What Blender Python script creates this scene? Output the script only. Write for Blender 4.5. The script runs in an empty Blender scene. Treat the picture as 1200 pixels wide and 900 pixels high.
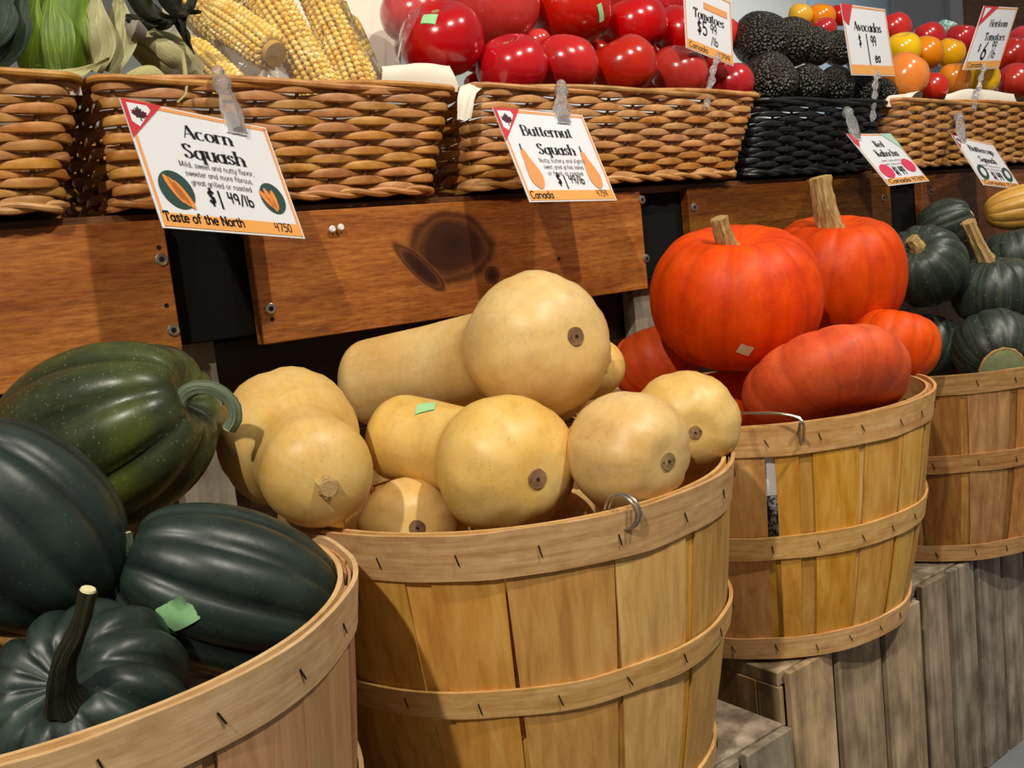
import bpy, math, random
import numpy as np
from mathutils import Vector, Matrix, noise
from mathutils.bvhtree import BVHTree

random.seed(7)
SC = bpy.context.scene
COL = SC.collection
PI = math.pi

# ------------------------------------------------------------------ camera
H = 0.90                       # height of the lens above the floor (m)
F = 1120.0                     # focal length in pixels of the 1200 x 900 frame
V1 = np.array([1470.0, -305.0])   # vanishing point of the shelf direction, from the centre
_d1 = np.array([V1[0], V1[1], F]); _d1 /= np.linalg.norm(_d1)
_r = math.radians(6.2); _s = np.array([math.sin(_r), math.cos(_r)])
_L = -F * F / float(V1 @ _s)
_dn = np.array([_s[0] * _L, _s[1] * _L, F]); _dn /= np.linalg.norm(_dn)
_up = -_dn
M = np.stack([_d1, np.cross(_up, _d1), _up])       # columns: camera right, down, forward in the room
RIGHT, DOWN, FWD = Vector(M[:, 0]), Vector(M[:, 1]), Vector(M[:, 2])
CAM = Vector((0, 0, H))
cam_d = bpy.data.cameras.new('camera'); cam = bpy.data.objects.new('camera', cam_d); COL.objects.link(cam)
cam.matrix_world = Matrix.Translation(CAM) @ Matrix((RIGHT, -DOWN, -FWD)).transposed().to_4x4()
cam_d.sensor_width = 36.0; cam_d.lens = F / 1200.0 * 36.0; cam_d.clip_start = 0.02
SC.camera = cam

# ------------------------------------------------------------------ light
def srgb(h):
    h = h.lstrip('#'); c = [int(h[i:i + 2], 16) / 255 for i in (0, 2, 4)]
    return tuple([(x / 12.92 if x <= 0.04045 else ((x + 0.055) / 1.055) ** 2.4) for x in c] + [1.0])

world = bpy.data.worlds.new('shop_air'); SC.world = world; world.use_nodes = True
bg = world.node_tree.nodes['Background']
bg.inputs['Color'].default_value = (1.0, 0.93, 0.84, 1); bg.inputs['Strength'].default_value = 0.13

def spot(name, loc, target, watts, size, blend, radius, col):
    d = bpy.data.lights.new(name, 'SPOT'); d.energy = watts; d.spot_size = math.radians(size); d.spot_blend = blend
    d.shadow_soft_size = radius; d.color = col
    o = bpy.data.objects.new(name, d); COL.objects.link(o); o.location = loc
    o.rotation_euler = (Vector(target) - Vector(loc)).to_track_quat('-Z', 'Y').to_euler()
    return o
WARM = (1.0, 0.92, 0.79)
spot('track_spotlight', (-1.15, -0.50, 2.55), (0.60, 0.90, 0.75), 135, 70, 0.6, 0.035, WARM)
spot('track_spotlight', (0.70, -0.75, 2.75), (1.0, 0.95, 0.7), 112, 75, 0.6, 0.04, WARM)
spot('track_spotlight', (2.00, -0.35, 2.80), (1.9, 1.05, 0.8), 72, 75, 0.6, 0.04, (1.0, 0.93, 0.84))
spot('wall_spotlight', (3.2, 0.9, 2.80), (3.4, 2.3, 1.3), 150, 90, 0.8, 0.06, (1.0, 0.97, 0.95))

SC.view_settings.view_transform = 'Standard'; SC.view_settings.look = 'None'
SC.view_settings.gamma = 1.0; SC.view_settings.use_curve_mapping = False
SC.view_settings.exposure = 0.42

# ------------------------------------------------------------------ helpers
def ray(px, py): return Vector(M @ np.array([px - 600.0, py - 450.0, F])) / F
def atd(px, py, d): return CAM + ray(px, py) * d              # point at a distance d in front of the lens
def atY(px, py, Y): r = ray(px, py); return CAM + r * (Y / r.y)
def atZ(px, py, Z): r = ray(px, py); return CAM + r * ((Z - H) / r.z)
def dirv(dx, dy, dz): return (RIGHT * dx + DOWN * dy + FWD * dz).normalized()

def mesh(name, verts, faces, mat, smooth=True, st=None, rib=None):
    me = bpy.data.meshes.new(name)
    me.from_pydata([tuple(v) for v in verts], [], faces); me.update()
    me.materials.append(mat)
    if smooth: me.polygons.foreach_set('use_smooth', [True] * len(me.polygons))
    if smooth: me.set_sharp_from_angle(angle=0.75)
    if st is not None:
        a = me.attributes.new('st', 'FLOAT_VECTOR', 'POINT'); a.data.foreach_set('vector', [c for v in st for c in v])
    if rib is not None:
        a = me.attributes.new('rib', 'FLOAT', 'POINT'); a.data.foreach_set('value', list(rib))
    return me

def thing(name, label, cat, loc=(0, 0, 0), group=None, rot=None, kind=None):
    o = bpy.data.objects.new(name, None); COL.objects.link(o); o.empty_display_size = 0.02
    o.location = loc
    if rot is not None: o.rotation_euler = rot.to_euler()
    if label: o['label'] = label
    if cat: o['category'] = cat
    if group: o['group'] = group
    if kind: o['kind'] = kind
    return o

def part(name, me, parent, label=None, kind=None, loc=None, rot=None):
    o = bpy.data.objects.new(name, me); COL.objects.link(o); o.parent = parent
    if label: o['label'] = label
    if kind: o['kind'] = kind
    if loc is not None: o.location = loc
    if rot is not None: o.rotation_euler = rot.to_euler() if not hasattr(rot, 'order') else rot
    return o

def structure(name, me, loc=(0, 0, 0), label=None):
    o = bpy.data.objects.new(name, me); COL.objects.link(o); o.location = loc; o['kind'] = 'structure'
    if label: o['label'] = label
    return o

def axis_rot(ax, roll=0.0):
    ax = Vector(ax).normalized(); ref = Vector((0, 0, 1)) if abs(ax.z) < 0.95 else Vector((0, 1, 0))
    x = ref.cross(ax).normalized(); y = ax.cross(x)
    return Matrix((x, y, ax)).transposed() @ Matrix.Rotation(roll, 3, 'Z')

def box_data(x0, x1, y0, y1, z0, z1, b=0.0):
    import bmesh
    bm = bmesh.new(); bmesh.ops.create_cube(bm, size=1.0)
    for v in bm.verts:
        v.co = Vector((x0 + (v.co.x + .5) * (x1 - x0), y0 + (v.co.y + .5) * (y1 - y0), z0 + (v.co.z + .5) * (z1 - z0)))
    if b > 0: bmesh.ops.bevel(bm, geom=list(bm.edges), offset=b, segments=1, affect='EDGES', profile=0.7)
    bm.verts.index_update()
    vs = [v.co.copy() for v in bm.verts]; fs = [[v.index for v in f.verts] for f in bm.faces]; bm.free()
    return vs, fs
def box(name, x0, x1, y0, y1, z0, z1, mat, b=0.001):
    vs, fs = box_data(x0, x1, y0, y1, z0, z1, b); return mesh(name, vs, fs, mat, smooth=False)

def frames(cs):
    n = len(cs); T = []
    for i in range(n):
        t = cs[min(i + 1, n - 1)] - cs[max(i - 1, 0)]
        T.append(t.normalized() if t.length > 1e-9 else Vector((0, 0, 1)))
    ref = Vector((1, 0, 0)) if abs(T[0].x) < 0.9 else Vector((0, 1, 0))
    x = (ref - T[0] * ref.dot(T[0])).normalized(); out = []
    for t in T:
        x = x - t * x.dot(t)
        x = x.normalized() if x.length > 1e-6 else t.orthogonal().normalized()
        out.append((x.copy(), t.cross(x)))
    return out

def revolve(cs, rs, nseg=32, mod=None, closed=True, fr=None):
    """rings of radius rs around the points cs; the two ends run to a point when closed"""
    fr = fr or frames(cs); vs = []; fs = []; st = []; rib = []; n = len(cs)
    for i in range(n):
        x, y = fr[i]; t = i / (n - 1)
        for j in range(nseg):
            a = 2 * PI * j / nseg; g = 1.0; k = 1.0
            if mod: k, g = mod(a, t)
            vs.append(cs[i] + (x * math.cos(a) + y * math.sin(a)) * rs[i] * k)
            st.append((math.cos(a), math.sin(a), t)); rib.append(g)
    for i in range(n - 1):
        for j in range(nseg):
            a = i * nseg + j; b = i * nseg + (j + 1) % nseg
            fs.append((a, b, b + nseg, a + nseg))
    if closed:
        for base, c, t, rev in ((0, cs[0], 0.0, True), ((n - 1) * nseg, cs[-1], 1.0, False)):
            ci = len(vs); vs.append(Vector(c)); st.append((0, 0, t)); rib.append(1.0)
            for j in range(nseg):
                a = base + j; b = base + (j + 1) % nseg
                fs.append((b, a, ci) if rev else (a, b, ci))
    return vs, fs, st, rib

def wobble(vs, amp, scale, seed):
    o = Vector((seed * 3.1, seed * 1.7, seed * 5.3)); out = []
    for v in vs:
        n = noise.noise_vector(v * scale + o); out.append(v + n * amp)
    return out

def bez(p0, p1, p2, n):
    return [p0 * (1 - t) ** 2 + p1 * (2 * t * (1 - t)) + p2 * t * t for t in [i / (n - 1) for i in range(n)]]
def tube(name, pts, r, mat, n=8, mod=None):
    rs = r if hasattr(r, '__len__') else [r] * len(pts)
    vs, fs, st, rib = revolve(pts, rs, n, mod); return mesh(name, vs, fs, mat, True, st, rib)
def resample(pts, n):
    pts = [Vector(p) for p in pts]; d = [0]
    for a, b in zip(pts, pts[1:]): d.append(d[-1] + (b - a).length)
    out = []; k = 0
    for i in range(n):
        s = d[-1] * i / (n - 1)
        while k < len(d) - 2 and d[k + 1] < s: k += 1
        t = (s - d[k]) / max(1e-9, d[k + 1] - d[k]); out.append(pts[k].lerp(pts[k + 1], t))
    return out
def smooth_path(pts, n):
    pts = [Vector(p) for p in pts]; P = [pts[0] * 2 - pts[1]] + pts + [pts[-1] * 2 - pts[-2]]; out = []
    for i in range(1, len(P) - 2):
        for k in range(10):
            t = k / 10
            out.append(0.5 * ((2 * P[i]) + (P[i + 1] - P[i - 1]) * t + (2 * P[i - 1] - 5 * P[i] + 4 * P[i + 1] - P[i + 2]) * t * t
                              + (3 * P[i] - P[i - 1] - 3 * P[i + 1] + P[i + 2]) * t ** 3))
    out.append(pts[-1]); return resample(out, n)

# ------------------------------------------------------------------ materials
class NT:
    def __init__(s, name, rough=0.5, spec=0.5):
        s.m = bpy.data.materials.new(name); s.m.use_nodes = True; s.t = s.m.node_tree; s.t.nodes.clear()
        s.out = s.t.nodes.new('ShaderNodeOutputMaterial'); s.b = s.t.nodes.new('ShaderNodeBsdfPrincipled')
        s.t.links.new(s.b.outputs[0], s.out.inputs[0]); s.b.inputs['Roughness'].default_value = rough
        s.b.inputs['Specular IOR Level'].default_value = spec; s._co = None
    def n(s, typ, **kw):
        x = s.t.nodes.new('ShaderNode' + typ)
        for k, v in kw.items(): setattr(x, k, v)
        return x
    def l(s, a, b): s.t.links.new(a, b)
    def co(s): 
        if s._co is None: s._co = s.n('TexCoord').outputs['Object']
        return s._co
    def attr(s, name, vec=False):
        a = s.n('Attribute', attribute_name=name); return a.outputs['Vector' if vec else 'Fac']
    def scaled(s, v, sc, rnd=True):
        m = s.n('Mapping'); s.l(v, m.inputs[0]); m.inputs['Scale'].default_value = sc
        if rnd:
            o = s.n('ObjectInfo'); c = s.n('VectorMath', operation='SCALE'); c.inputs[0].default_value = (37, 19, 53)
            s.l(o.outputs['Random'], c.inputs['Scale']); s.l(c.outputs[0], m.inputs['Location'])
        return m.outputs[0]
    def noise(s, v, scale=5, detail=4, rough=0.55, dist=0.0):
        x = s.n('TexNoise'); s.l(v, x.inputs['Vector']); x.inputs['Scale'].default_value = scale
        x.inputs['Detail'].default_value = detail; x.inputs['Roughness'].default_value = rough; x.inputs['Distortion'].default_value = dist
        return x.outputs['Fac']
    def ramp(s, f, stops):
        r = s.n('ValToRGB'); s.l(f, r.inputs[0]); e = r.color_ramp.elements
        while len(e) < len(stops): e.new(0.5)
        for k, (p, c) in enumerate(stops):
            e[k].position = p; e[k].color = srgb(c) if isinstance(c, str) else (c, c, c, 1)
        return r.outputs[0]
    def mix(s, a, b, f, mode='MIX'):
        x = s.n('MixRGB', blend_type=mode)
        for sock, val in ((x.inputs[1], a), (x.inputs[2], b), (x.inputs[0], f)):
            if hasattr(val, 'links'): s.l(val, sock)
            elif isinstance(val, str): sock.default_value = srgb(val)
            else: sock.default_value = val
        return x.outputs[0]
    def math(s, op, a, b=None):
        x = s.n('Math', operation=op)
        for i, val in ((0, a), (1, b)):
            if val is None: continue
            if hasattr(val, 'links'): s.l(val, x.inputs[i])
            else: x.inputs[i].default_value = val
        return x.outputs[0]
    def jitter(s, col, hue=0.01, val=0.12, sat=0.1):
        o = s.n('ObjectInfo'); h = s.n('HueSaturation'); s.l(col, h.inputs['Color'])
        def mr(a, b, k):
            q = s.math('FRACT', s.math('MULTIPLY', o.outputs['Random'], k)); m = s.n('MapRange'); s.l(q, m.inputs[0])
            m.inputs[3].default_value = a; m.inputs[4].default_value = b; return m.outputs[0]
        s.l(mr(.5 - hue, .5 + hue, 1.0), h.inputs['Hue']); s.l(mr(1 - val, 1 + val, 7.3), h.inputs['Value']); s.l(mr(1 - sat, 1 + sat, 13.7), h.inputs['Saturation'])
        return h.outputs[0]
    def col(s, c):
        if hasattr(c, 'links'): s.l(c, s.b.inputs['Base Color'])
        else: s.b.inputs['Base Color'].default_value = srgb(c)
        return s
    def bump(s, h, strength=0.3, dist=0.002):
        b = s.n('Bump'); b.inputs['Strength'].default_value = strength; b.inputs['Distance'].default_value = dist
        s.l(h, b.inputs['Height']); s.l(b.outputs[0], s.b.inputs['Normal']); return s
    def rough(s, f): s.l(f, s.b.inputs['Roughness']); return s

def plain(name, c, rough=0.5, spec=0.4, metal=0.0):
    t = NT(name, rough, spec).col(c); t.b.inputs['Metallic'].default_value = metal; return t.m

def veneer(name, a, b, c, jit=0.14):
    t = NT(name, 0.55, 0.3); v = t.co()
    g = t.noise(t.scaled(v, (60, 60, 5)), 1.6, 6, 0.6, 0.6); big = t.noise(t.scaled(v, (7, 7, 2.5)), 1.5, 3)
    col = t.ramp(g, [(0.25, a), (0.5, b), (0.75, c)])
    dk = t.ramp(big, [(0.3, '#d9c3a3'), (0.65, '#ffffff')])
    col = t.mix(col, dk, 0.55, 'MULTIPLY'); t.col(t.jitter(col, 0.008, jit, 0.08)); t.bump(g, 0.25, 0.001); return t.m
def hoopwood(name, a, b, c):
    t = NT(name, 0.6, 0.25); v = t.co()
    g = t.noise(t.scaled(v, (9, 9, 130)), 1.5, 5, 0.6, 0.4); sp = t.noise(t.scaled(v, (30, 30, 60)), 2, 3)
    col = t.ramp(g, [(0.25, a), (0.5, b), (0.75, c)]); col = t.mix(col, t.ramp(sp, [(0.3, '#c9b08c'), (0.6, '#ffffff')]), 0.4, 'MULTIPLY')
    t.col(t.jitter(col, 0.006, 0.07, 0.06)); t.bump(g, 0.3, 0.001); return t.m

M_STAVE = veneer('bushel_veneer', '#b07d3a', '#d09c4e', '#deb36c')
M_HOOP = hoopwood('bushel_hoop_wood', '#b58850', '#d0a46a', '#dfbc86')
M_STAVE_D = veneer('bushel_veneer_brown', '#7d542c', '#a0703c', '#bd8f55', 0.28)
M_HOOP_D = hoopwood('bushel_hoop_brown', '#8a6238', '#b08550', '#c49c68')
M_STAVE_P = veneer('bushel_veneer_rosy', '#a9794f', '#c0925f', '#d0a97c', 0.08)
M_HOOP_P = hoopwood('bushel_hoop_pale', '#c19a6b', '#d4b083', '#e2c49b')

def board_mat(name, a, b, c, knots=()):
    t = NT(name, 0.45, 0.35); v = t.co()
    g = t.noise(t.scaled(v, (3.2, 3.2, 42)), 2.2, 7, 0.62, 1.2)
    fine = t.noise(t.scaled(v, (26, 26, 160)), 2.0, 4, 0.6)
    band = t.noise(t.scaled(v, (1.1, 1, 9)), 2.0, 3)
    col = t.ramp(g, [(0.25, a), (0.5, b), (0.72, c)])
    col = t.mix(col, t.ramp(fine, [(0.35, '#b58a5c'), (0.6, '#ffffff')]), 0.6, 'MULTIPLY')
    col = t.mix(col, t.ramp(band, [(0.35, '#b08860'), (0.62, '#ffffff')]), 0.7, 'MULTIPLY')
    for (kx, kz, rx, rz, ang) in knots:
        mp = t.n('Mapping', vector_type='TEXTURE'); t.l(v, mp.inputs[0])
        mp.inputs['Location'].default_value = (kx, 0, kz); mp.inputs['Rotation'].default_value = (0, ang, 0); mp.inputs['Scale'].default_value = (rx, 10, rz)
        wob = t.n('TexNoise'); t.l(v, wob.inputs[0]); wob.inputs['Scale'].default_value = 14
        ad = t.n('VectorMath', operation='SCALE'); t.l(wob.outputs['Color'], ad.inputs[0]); ad.inputs['Scale'].default_value = 0.55
        sm = t.n('VectorMath', operation='ADD'); t.l(mp.outputs[0], sm.inputs[0]); t.l(ad.outputs[0], sm.inputs[1])
        sb = t.n('VectorMath', operation='SUBTRACT'); t.l(sm.outputs[0], sb.inputs[0]); sb.inputs[1].default_value = (0.27, 0.27, 0.27)
        ln = t.n('VectorMath', operation='LENGTH'); t.l(sb.outputs[0], ln.inputs[0]); d = ln.outputs['Value']
        kc = t.ramp(t.math('MULTIPLY', d, 0.5), [(0.0, '#2c1409'), (0.34, '#3a1c0e'), (0.42, '#6b3d1a'), (0.50, '#1e0c05'), (0.6, '#9a5c28')])
        rg = t.math('SINE', t.math('MULTIPLY', d, 26.0))
        kc = t.mix(kc, '#2a1208', t.math('MULTIPLY', t.math('MAXIMUM', rg, 0.0), 0.25))
        col = t.mix(col, kc, t.ramp(d, [(0.0, 1.0), (0.9, 1.0), (1.0, 0.0)]) if False else t.ramp(t.math('MULTIPLY', d, 0.5), [(0.0, 1.0), (0.46, 0.95), (0.66, 0.0)]))
    t.col(t.jitter(col, 0.006, 0.1, 0.06)); t.bump(fine, 0.25, 0.001); return t.m
M_PANEL = board_mat('stained_pine', '#8f541a', '#ba7326', '#cf8b38')
M_PANEL_K = board_mat('stained_pine_knotty', '#8f541a', '#ba7326', '#cf8b38', [(-0.0405, 0.017, 0.064, 0.044, 0.1), (-0.094, -0.006, 0.046, 0.012, 0.75), (0.0203, -0.0256, 0.012, 0.011, 0)])
M_PANEL_D = board_mat('stained_pine_dark', '#62391a', '#845326', '#98662f')
M_DARKWOOD = board_mat('dark_backing_wood', '#241608', '#33210f', '#453017')
M_BLACK = plain('gap_shade_black', '#0c0a09', 0.8, 0.2)  # near-black colour stands in for the unlit interior behind the board gaps
def crate_mat(name, a, b, c):
    t = NT(name, 0.8, 0.2); v = t.co()
    g = t.noise(t.scaled(v, (34, 34, 2.2)), 1.5, 6, 0.6, 0.5); st = t.noise(t.scaled(v, (16, 16, 9)), 1.6, 4)
    col = t.ramp(g, [(0.25, a), (0.5, b), (0.75, c)])
    col = t.mix(col, t.ramp(st, [(0.34, '#6a5a48'), (0.6, '#ffffff')]), 0.6, 'MULTIPLY')
    t.col(t.jitter(col, 0.012, 0.14, 0.25)); t.bump(g, 0.5, 0.002); return t.m
M_CRATE = crate_mat('weathered_crate_wood', '#77624a', '#ab906c', '#c8ae88')
M_CRATE_G = crate_mat('grey_crate_wood', '#61564a', '#90826e', '#b0a390')
M_POST = crate_mat('grey_weathered_post', '#6b6052', '#8d8270', '#a79c88')

def wicker_mat(name, a, b, c, rough=0.45):
    t = NT(name, rough, 0.4); v = t.co()
    g = t.noise(t.scaled(v, (14, 14, 30)), 2.0, 4, 0.6); f = t.noise(t.scaled(v, (60, 60, 300)), 2, 2)
    col = t.ramp(g, [(0.3, a), (0.5, b), (0.7, c)]); t.col(t.jitter(col, 0.008, 0.12, 0.08)); t.bump(f, 0.3, 0.0006); return t.m
M_WICK = wicker_mat('honey_wicker', '#8f5c28', '#b67f45', '#cc9a60')
M_WICK_B = wicker_mat('black_wicker', '#0d0d0e', '#171718', '#26272a', 0.4)
M_STAKE = wicker_mat('wicker_stake', '#55361a', '#6f4824', '#85592e')
M_STAKE_B = plain('black_wicker_stake', '#0b0b0c', 0.5)

def skin(name, stops, nsc=(1.6, 1.6, 0.9), rough=0.35, streak=None, groove=None, speck=None, jit=(0.01, 0.1, 0.08), bumps=0.15, coat=0.0, spec=0.5, patch=None, mott=(.16, 60)):
    t = NT(name, rough, spec); st = t.attr('st', True); v = t.co()
    big = t.noise(t.scaled(v, (14, 14, 14)), 1.0, 4, 0.6); col = t.ramp(big, stops)
    if streak:
        s1 = t.noise(t.scaled(st, (streak[0], streak[0], streak[1])), 1.0, 5, 0.65, 0.3)
        col = t.mix(col, streak[2], t.math('MULTIPLY', t.ramp(s1, [(streak[3], 0.0), (streak[4], 1.0)]), streak[5]))
    if patch:
        pn = t.noise(t.scaled(v, (9, 9, 9)), 1.0, 2); col = t.mix(col, patch[0], t.math('MULTIPLY', t.ramp(pn, [(patch[1], 0.0), (patch[2], 1.0)]), patch[3]))
    if groove:
        gr = t.attr('rib'); col = t.mix(col, groove[0], t.math('MULTIPLY', t.ramp(gr, [(groove[1], 1.0), (groove[2], 0.0)]), groove[3]))
    if speck:
        vo = t.n('TexVoronoi'); t.l(t.scaled(v, (1, 1, 1)), vo.inputs['Vector']); vo.inputs['Scale'].default_value = speck[1]
        col = t.mix(col, speck[0], t.math('MULTIPLY', t.ramp(vo.outputs['Distance'], [(speck[2], 1.0), (speck[2] + 0.12, 0.0)]), speck[3]))
    fine = t.noise(t.scaled(v, (90, 90, 90)), 1.0, 4)
    if mott[0]:
        mo = t.noise(t.scaled(v, (mott[1],) * 3), 1.0, 6, 0.7); lo = 1 - mott[0] * 2
        col = t.mix(col, t.ramp(mo, [(0.3, lo), (0.5, 1 - mott[0] * .5), (0.7, 1.0)]), 1.0, 'MULTIPLY')
    t.col(t.jitter(col, *jit)); t.bump(fine, bumps, 0.001)
    t.rough(t.math('ADD', t.math('MULTIPLY', fine, 0.22), rough - 0.1))
    if coat: t.b.inputs['Coat Weight'].default_value = coat; t.b.inputs['Coat Roughness'].default_value = 0.12
    return t.m
M_ACORN = skin('acorn_skin', [(0.3, '#1a2722'), (0.55, '#24332d'), (0.75, '#304038')], rough=0.40, streak=(3.4, 1.0, '#42524a', 0.48, 0.75, 0.55), groove=('#101613', 0.1, 0.6, 0.4), speck=('#7c8a7c', 190, 0.03, 0.28), jit=(0.01, 0.12, 0.1), bumps=.25, mott=(.2, 45))
M_ACORN_L = skin('acorn_skin_mottled', [(0.3, '#25301c'), (0.55, '#343f26'), (0.75, '#47502c')], rough=0.34, streak=(3, 2, '#5e6636', 0.48, 0.8, 0.55), groove=('#182413', 0.1, 0.6, 0.4), speck=('#808660', 200, 0.09, 0.5), patch=('#76801f', 0.52, 0.70, 0.6), bumps=.3, mott=(.22, 45))
M_BUTTER = skin('butternut_skin', [(0.25, '#d6a652'), (0.5, '#e3bb6e'), (0.75, '#eac986')], rough=0.42, streak=(4.5, 0.7, '#ecd09a', 0.5, 0.8, 0.45), speck=('#a8763a', 150, 0.06, 0.35), jit=(0.003, 0.04, 0.08), patch=('#cf953f', 0.52, 0.75, 0.35), mott=(.10, 60))
M_KAB = skin('red_kabocha_skin', [(0.25, '#c53a0f'), (0.5, '#dc4a12'), (0.75, '#e85c1a')], rough=0.48, spec=0.22, streak=(6.5, 0.9, '#ee7436', 0.52, 0.80, 0.5), groove=('#b1300f', 0.0, 0.5, 0.35), speck=('#f0a480', 150, 0.03, 0.3), jit=(0.003, 0.05, 0.05), bumps=.3, mott=(.13, 50))
M_CUP = skin('buttercup_skin', [(0.25, '#1c2620'), (0.5, '#28332c'), (0.75, '#3c4840')], rough=0.42, streak=(7, 0.7, '#6d7560', 0.50, 0.78, 0.6), groove=('#4e5c3a', 0.0, 0.35, 0.35), speck=('#8a917c', 120, 0.09, 0.45), jit=(0.012, 0.15, 0.15), bumps=.3, mott=(.25, 40))
M_DELI = skin('delicata_skin', [(0.25, '#c99417'), (0.5, '#d9a621'), (0.75, '#e5b83a')], rough=0.4, groove=('#8a6a14', 0.05, 0.4, 0.8), speck=('#e8ca70', 120, 0.03, 0.2))
M_TOM = skin('tomato_skin', [(0.25, '#a50d0d'), (0.5, '#be1512'), (0.75, '#cb251a')], rough=0.2, streak=(3, 0.6, '#d94a2c', 0.62, 0.9, 0.4), bumps=0.02, coat=0.5, jit=(0.003, 0.08, 0.04), mott=(0.04, 30))
M_TOM_Y = skin('yellow_tomato_skin', [(0.25, '#e0a00c'), (0.6, '#eeb71a')], rough=0.2, bumps=0.02, coat=0.5, jit=(0.012, 0.06, 0.05), mott=(0.04, 30))
M_TOM_O = skin('orange_tomato_skin', [(0.25, '#dc6a08'), (0.6, '#ea8412')], rough=0.2, bumps=0.02, coat=0.5, jit=(0.012, 0.06, 0.05), mott=(0.04, 30))
def avocado_mat():
    t = NT('avocado_skin', 0.38, 0.5); v = t.co()
    vo = t.n('TexVoronoi'); t.l(t.scaled(v, (1, 1, 1)), vo.inputs['Vector']); vo.inputs['Scale'].default_value = 170
    big = t.noise(t.scaled(v, (18, 18, 18)), 1, 3)
    col = t.ramp(big, [(0.3, '#17150f'), (0.55, '#211d16'), (0.75, '#2e2a1e')])
    col = t.mix(col, '#66594a', t.math('MULTIPLY', t.ramp(vo.outputs['Distance'], [(0.05, 1.0), (0.45, 0.0)]), 0.6))
    t.col(t.jitter(col, 0.02, 0.15, 0.1)); t.bump(t.math('SUBTRACT', 1.0, vo.outputs['Distance']), 0.75, 0.008); return t.m
M_AVO = avocado_mat()
def stem_mat(name, a, b, c):
    t = NT(name, 0.75, 0.2); st = t.attr('st', True); n1 = t.noise(t.scaled(st, (7, 7, 1.3)), 1.0, 5, 0.7, 0.5)
    t.col(t.ramp(n1, [(0.28, a), (0.5, b), (0.72, c)])); t.bump(n1, 0.7, 0.003); return t.m
M_STEM_T = stem_mat('corky_tan_stem', '#7d6038', '#b8975f', '#d6bd88')
M_STEM_G = stem_mat('green_grey_stem', '#2a3324', '#5d6a52', '#98a184')
M_STEM_K = stem_mat('dark_dried_stem', '#15150d', '#29291a', '#545236')
M_STEM_B = stem_mat('beige_stem', '#9c7844', '#c6a469', '#e0c896')
M_SCAR = skin('blossom_scar', [(0.3, '#6f5030'), (0.5, '#947048'), (0.7, '#b8945f')], rough=0.8, bumps=0.9)
M_PALE = plain('cut_stem_end', '#d9d2a4', 0.7)
M_PAPER = NT('white_liner_paper', 0.7, 0.2).col('#e3dccb').m
M_CARD = plain('white_card', '#e3e5ea', 0.4)
M_ORANGE = plain('orange_print', '#e9a266', 0.4)
M_ORANGE2 = plain('orange_footer_print', '#eca759', 0.4)
M_RED = plain('red_print', '#cc3840', 0.4)
M_INK = plain('black_ink', '#17161a', 0.45)
M_MAROON = plain('maroon_print', '#4a1f2a', 0.45)
M_TEAL = plain('dark_green_print', '#2f4a44', 0.45)
M_CARROT = plain('squash_flesh_print', '#e58f45', 0.45)
M_PEACH = plain('butternut_print', '#e29a5c', 0.45)
M_PINK = plain('pink_print', '#d83a5c', 0.45)
M_MINT = plain('pale_green_print', '#a9cfc0', 0.45)
M_STICK = plain('green_sticker', '#9fd79a', 0.45)
M_STICK_W = plain('pale_sticker', '#cbbf9c', 0.5)
M_STAPLE = plain('staple_steel', '#2a221c', 0.5, 0.5, 0.4)
M_WIRE = plain('galvanised_wire', '#b3aea4', 0.3, 0.5, 0.9)
M_SCREW = plain('screw_steel', '#b5b0a8', 0.3, 0.5, 0.9)
M_HOLE = plain('screw_recess', '#15100c', 0.8)
M_WHITE = plain('white_plastic', '#e6e4e0', 0.35)
_t = NT('newsprint', .7); _n = _t.noise(_t.scaled(_t.co(), (160, 160, 160)), 1, 3); _t.col(_t.ramp(_n, [(.42, '#1c1d22'), (.5, '#55575e'), (.58, '#b9bac0')])); M_GREY = _t.m
def clear_mat(name, tint, rough, gloss):
    t = NT(name); t.t.nodes.remove(t.b)
    tr = t.n('BsdfTransparent'); tr.inputs[0].default_value = tint; gl = t.n('BsdfGlossy'); gl.inputs['Roughness'].default_value = rough
    fr = t.n('LayerWeight'); fr.inputs[0].default_value = gloss
    mx = t.n('MixShader'); t.l(fr.outputs['Fresnel'], mx.inputs[0]); t.l(tr.outputs[0], mx.inputs[1]); t.l(gl.outputs[0], mx.inputs[2])
    nz = t.noise(t.scaled(t.co(), (60, 60, 60)), 1, 3); bp = t.n('Bump'); bp.inputs['Strength'].default_value = 0.6; bp.inputs['Distance'].default_value = 0.003
    t.l(nz, bp.inputs['Height']); t.l(bp.outputs[0], gl.inputs['Normal']); t.l(bp.outputs[0], fr.inputs['Normal'])
    df = t.n('BsdfDiffuse'); df.inputs[0].default_value = (.95, .95, .95, 1); m2 = t.n('MixShader'); m2.inputs[0].default_value = 0.05; t.l(mx.outputs[0], m2.inputs[1]); t.l(df.outputs[0], m2.inputs[2])
    t.l(m2.outputs[0], t.out.inputs[0]); return t.m
M_FILM = clear_mat('clear_plastic_film', (0.97, 0.97, 0.97, 1), 0.12, 0.13)
def clip_mat():
    t = NT('clear_clip_plastic', 0.08, 0.6); t.b.inputs['Base Color'].default_value = (0.93, 0.94, 0.96, 1)
    t.b.inputs['Transmission Weight'].default_value = 0.85; t.b.inputs['IOR'].default_value = 1.45; return t.m
M_CLIP = clip_mat()
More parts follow.
